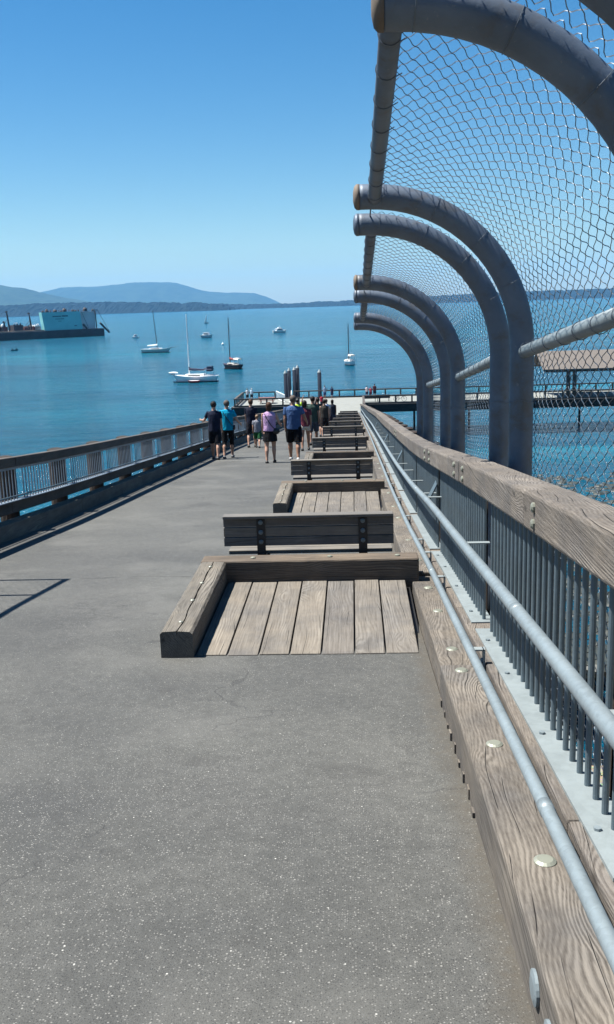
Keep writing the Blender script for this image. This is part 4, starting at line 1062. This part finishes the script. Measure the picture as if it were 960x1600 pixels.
def worn(t, off, s, name, label, cat, strap_pts, bag, m):
    """a bag carried by a person: stays a thing of its own"""
    b = thing(name, (t.location.x, t.location.y, t.location.z), label, cat)
    if strap_pts:
        MB().tube([(p[0]*s, p[1]*s, p[2]*s+off) for p in strap_pts], .011, 6).build('strap', m, b)
    c, r = bag; q = MB(); q.ell((c[0]*s, c[1]*s, c[2]*s+off), r[0], r[1], r[2], 12, 8); q.build('pouch', m, b, smooth=True)
PG = 'people walking down the ramp'
person(-4.12, 28.1, 'person in navy tee and dark shorts walking with left hand on the left railing', 1.72, (.012,.016,.035), (.008,.009,.014), HD, SK, stride=.22, phase=-1, shoes=(.03,.03,.035), armL=((-.45,.35,-.8),(-.5,.75,-.05)), group=PG)
w = person(-3.80, 28.6, 'person in bright turquoise tee and black cropped trousers beside the left railing', 1.74, (.0,.26,.42), (.006,.006,.007), HG, SK, low='capri', stride=.22, phase=1, shoes=(.12,.12,.13), armR=((.4,.1,-.9),(.25,.7,-.5)), group=PG)
worn(*w, 'crossbody_bag', 'dark crossbody bag strap over the turquoise shirt', 'bag', [(-.12,-.115,1.44),(-.04,-.155,1.3),(.1,-.15,1.1),(.17,-.08,.98)], ((.2,.02,.93),(.04,.09,.08)), M['black'])
person(-3.72, 34.6, 'person in dark navy tee and dark shorts walking next to a small child', 1.74, (.012,.014,.028), (.008,.009,.014), HB, SK, stride=.25, phase=1, group=PG)
person(-3.45, 34.0, 'small child in grey tee and green shorts', 1.19, (.21,.22,.26), (.02,.10,.04), HA, SK, stride=.3, phase=-1, vox=.010, build=1.1, group=PG)
w = person(-2.31, 26.1, 'person in lilac tank top and black shorts with brown hair and a shoulder bag', 1.66, (.42,.27,.45), (.008,.008,.010), HB, SK, shirt='tank', low='skirt', long_hair=True, stride=.14, phase=1, shoes=(.015,.012,.012), armR=((.35,.1,-.9),(.1,.8,-.3)), group=PG)
worn(*w, 'shoulder_bag', 'black shoulder bag with thin diagonal strap over the lilac top', 'bag', [(-.13,-.10,1.44),(-.06,-.15,1.3),(.06,-.15,1.1),(.16,-.1,.98)], ((.17,-.06,.92),(.12,.06,.09)), M['black'])
person(-1.70, 26.9, 'tall person in blue tee and black knee-length shorts', 1.83, (.045,.09,.20), (.006,.006,.008), HG, SK2, stride=.2, phase=-1, shoes=(.5,.5,.5), build=1.12, armR=((.35,.05,-.9),(.15,.7,-.5)), group=PG)
person(-1.62, 31.6, 'person in maroon top and pale shorts half hidden behind the tall one in blue', 1.66, (.13,.03,.045), (.50,.46,.40), HD, SK2, long_hair=True, stride=.25, phase=1, low='short_shorts', group=PG)
person(-1.50, 35.2, 'person in dark green tee and slate shorts', 1.80, (.035,.06,.05), (.05,.065,.085), HD, SK2, stride=.3, phase=1, shoes=(.02,.02,.025), group=PG)
person(-3.05, 52, 'person in neon yellow top with one arm raised, between other walkers', 1.75, (.5,.75,.05), (.02,.03,.08), HD, SK2, stride=.15, phase=1, armR=((.3,.3,1),(.35,.2,1)), vox=.014, group=PG)
person(-2.6, 40, 'person with white hair in a grey top hidden behind the tall one in blue', 1.66, (.25,.26,.28), (.03,.03,.04), HWH, SK, stride=.15, phase=1, vox=.014, group=PG)
person(-1.62, 43.5, 'person in black tee and black shorts walking left of the olive tank top', 1.78, (.012,.010,.012), (.012,.010,.012), HD, SK2, stride=.3, phase=-1, shoes=(.02,.02,.02), vox=.012, group=PG)
person(-1.30, 42.5, 'person in dark olive tank top beside the benches', 1.68, (.045,.04,.035), (.02,.015,.015), HD, SK, shirt='tank', stride=.2, phase=1, vox=.012, group=PG)
w = person(-1.5, 52.5, 'person in white top carrying a blue backpack', 1.72, (.6,.6,.62), (.10,.02,.03), HB, SK, stride=.2, phase=1, vox=.014, group=PG)
worn(*w, 'backpack', 'blue and pale grey backpack worn over a white top', 'backpack', None, ((0,-.2,1.22),(.15,.1,.23)), cloth((.06,.10,.28)))
person(-1.2, 54, 'person in dark sleeveless top with long dark hair rightmost of the walking group', 1.68, (.02,.022,.035), (.03,.035,.06), HD, SK2, shirt='tank', long_hair=True, stride=.2, phase=-1, vox=.014, group=PG)
person(-4.0, 120.5, 'distant person in a red shirt at the foot of the ramp', 1.7, (.42,.03,.05), (.03,.03,.05), HD, SK2, stride=.2, vox=.016, z=DECK)
FG = 'people leaning on the far pier rail'
person(-3.95, 132.9, 'distant person in pale blue shirt at the far rail beside the single mooring pile', 1.8, (.22,.30,.42), (.03,.06,.16), HG, SK, stride=.02, vox=.016, z=DECK, group=FG)
person(-2.95, 132.9, 'distant person in a dark outfit at the far rail right of the pale blue shirt', 1.66, (.025,.03,.07), (.025,.03,.07), HB, SK, stride=.05, vox=.016, z=DECK, group=FG, long_hair=True)
person(1.85, 132.9, 'distant person in white top at the far rail, leftmost of three', 1.62, (.6,.5,.52), (.04,.04,.08), HD, SK, stride=.03, vox=.016, z=DECK, group=FG)
person(2.38, 133.0, 'distant person in red top at the far rail, middle of three', 1.45, (.40,.06,.09), (.15,.03,.05), HB, SK, stride=.03, vox=.016, z=DECK, group=FG)
person(2.92, 132.9, 'distant tall person in dark maroon at the far rail, rightmost of three', 1.84, (.06,.015,.03), (.015,.015,.03), HD, SK2, stride=.03, vox=.016, z=DECK, group=FG)
person(-14.65, 132.6, 'distant person in white jacket leaning on the left pier wing rail, left of two', 1.72, (.58,.6,.62), (.015,.015,.02), HG, SK, stride=.03, vox=.016, z=DECK, group=FG)
person(-14.05, 132.6, 'distant person in pale blue jacket leaning on the left pier wing rail, right of two', 1.74, (.42,.56,.66), (.015,.015,.02), HWH, SK, stride=.03, vox=.016, z=DECK, group=FG, lean=.12)
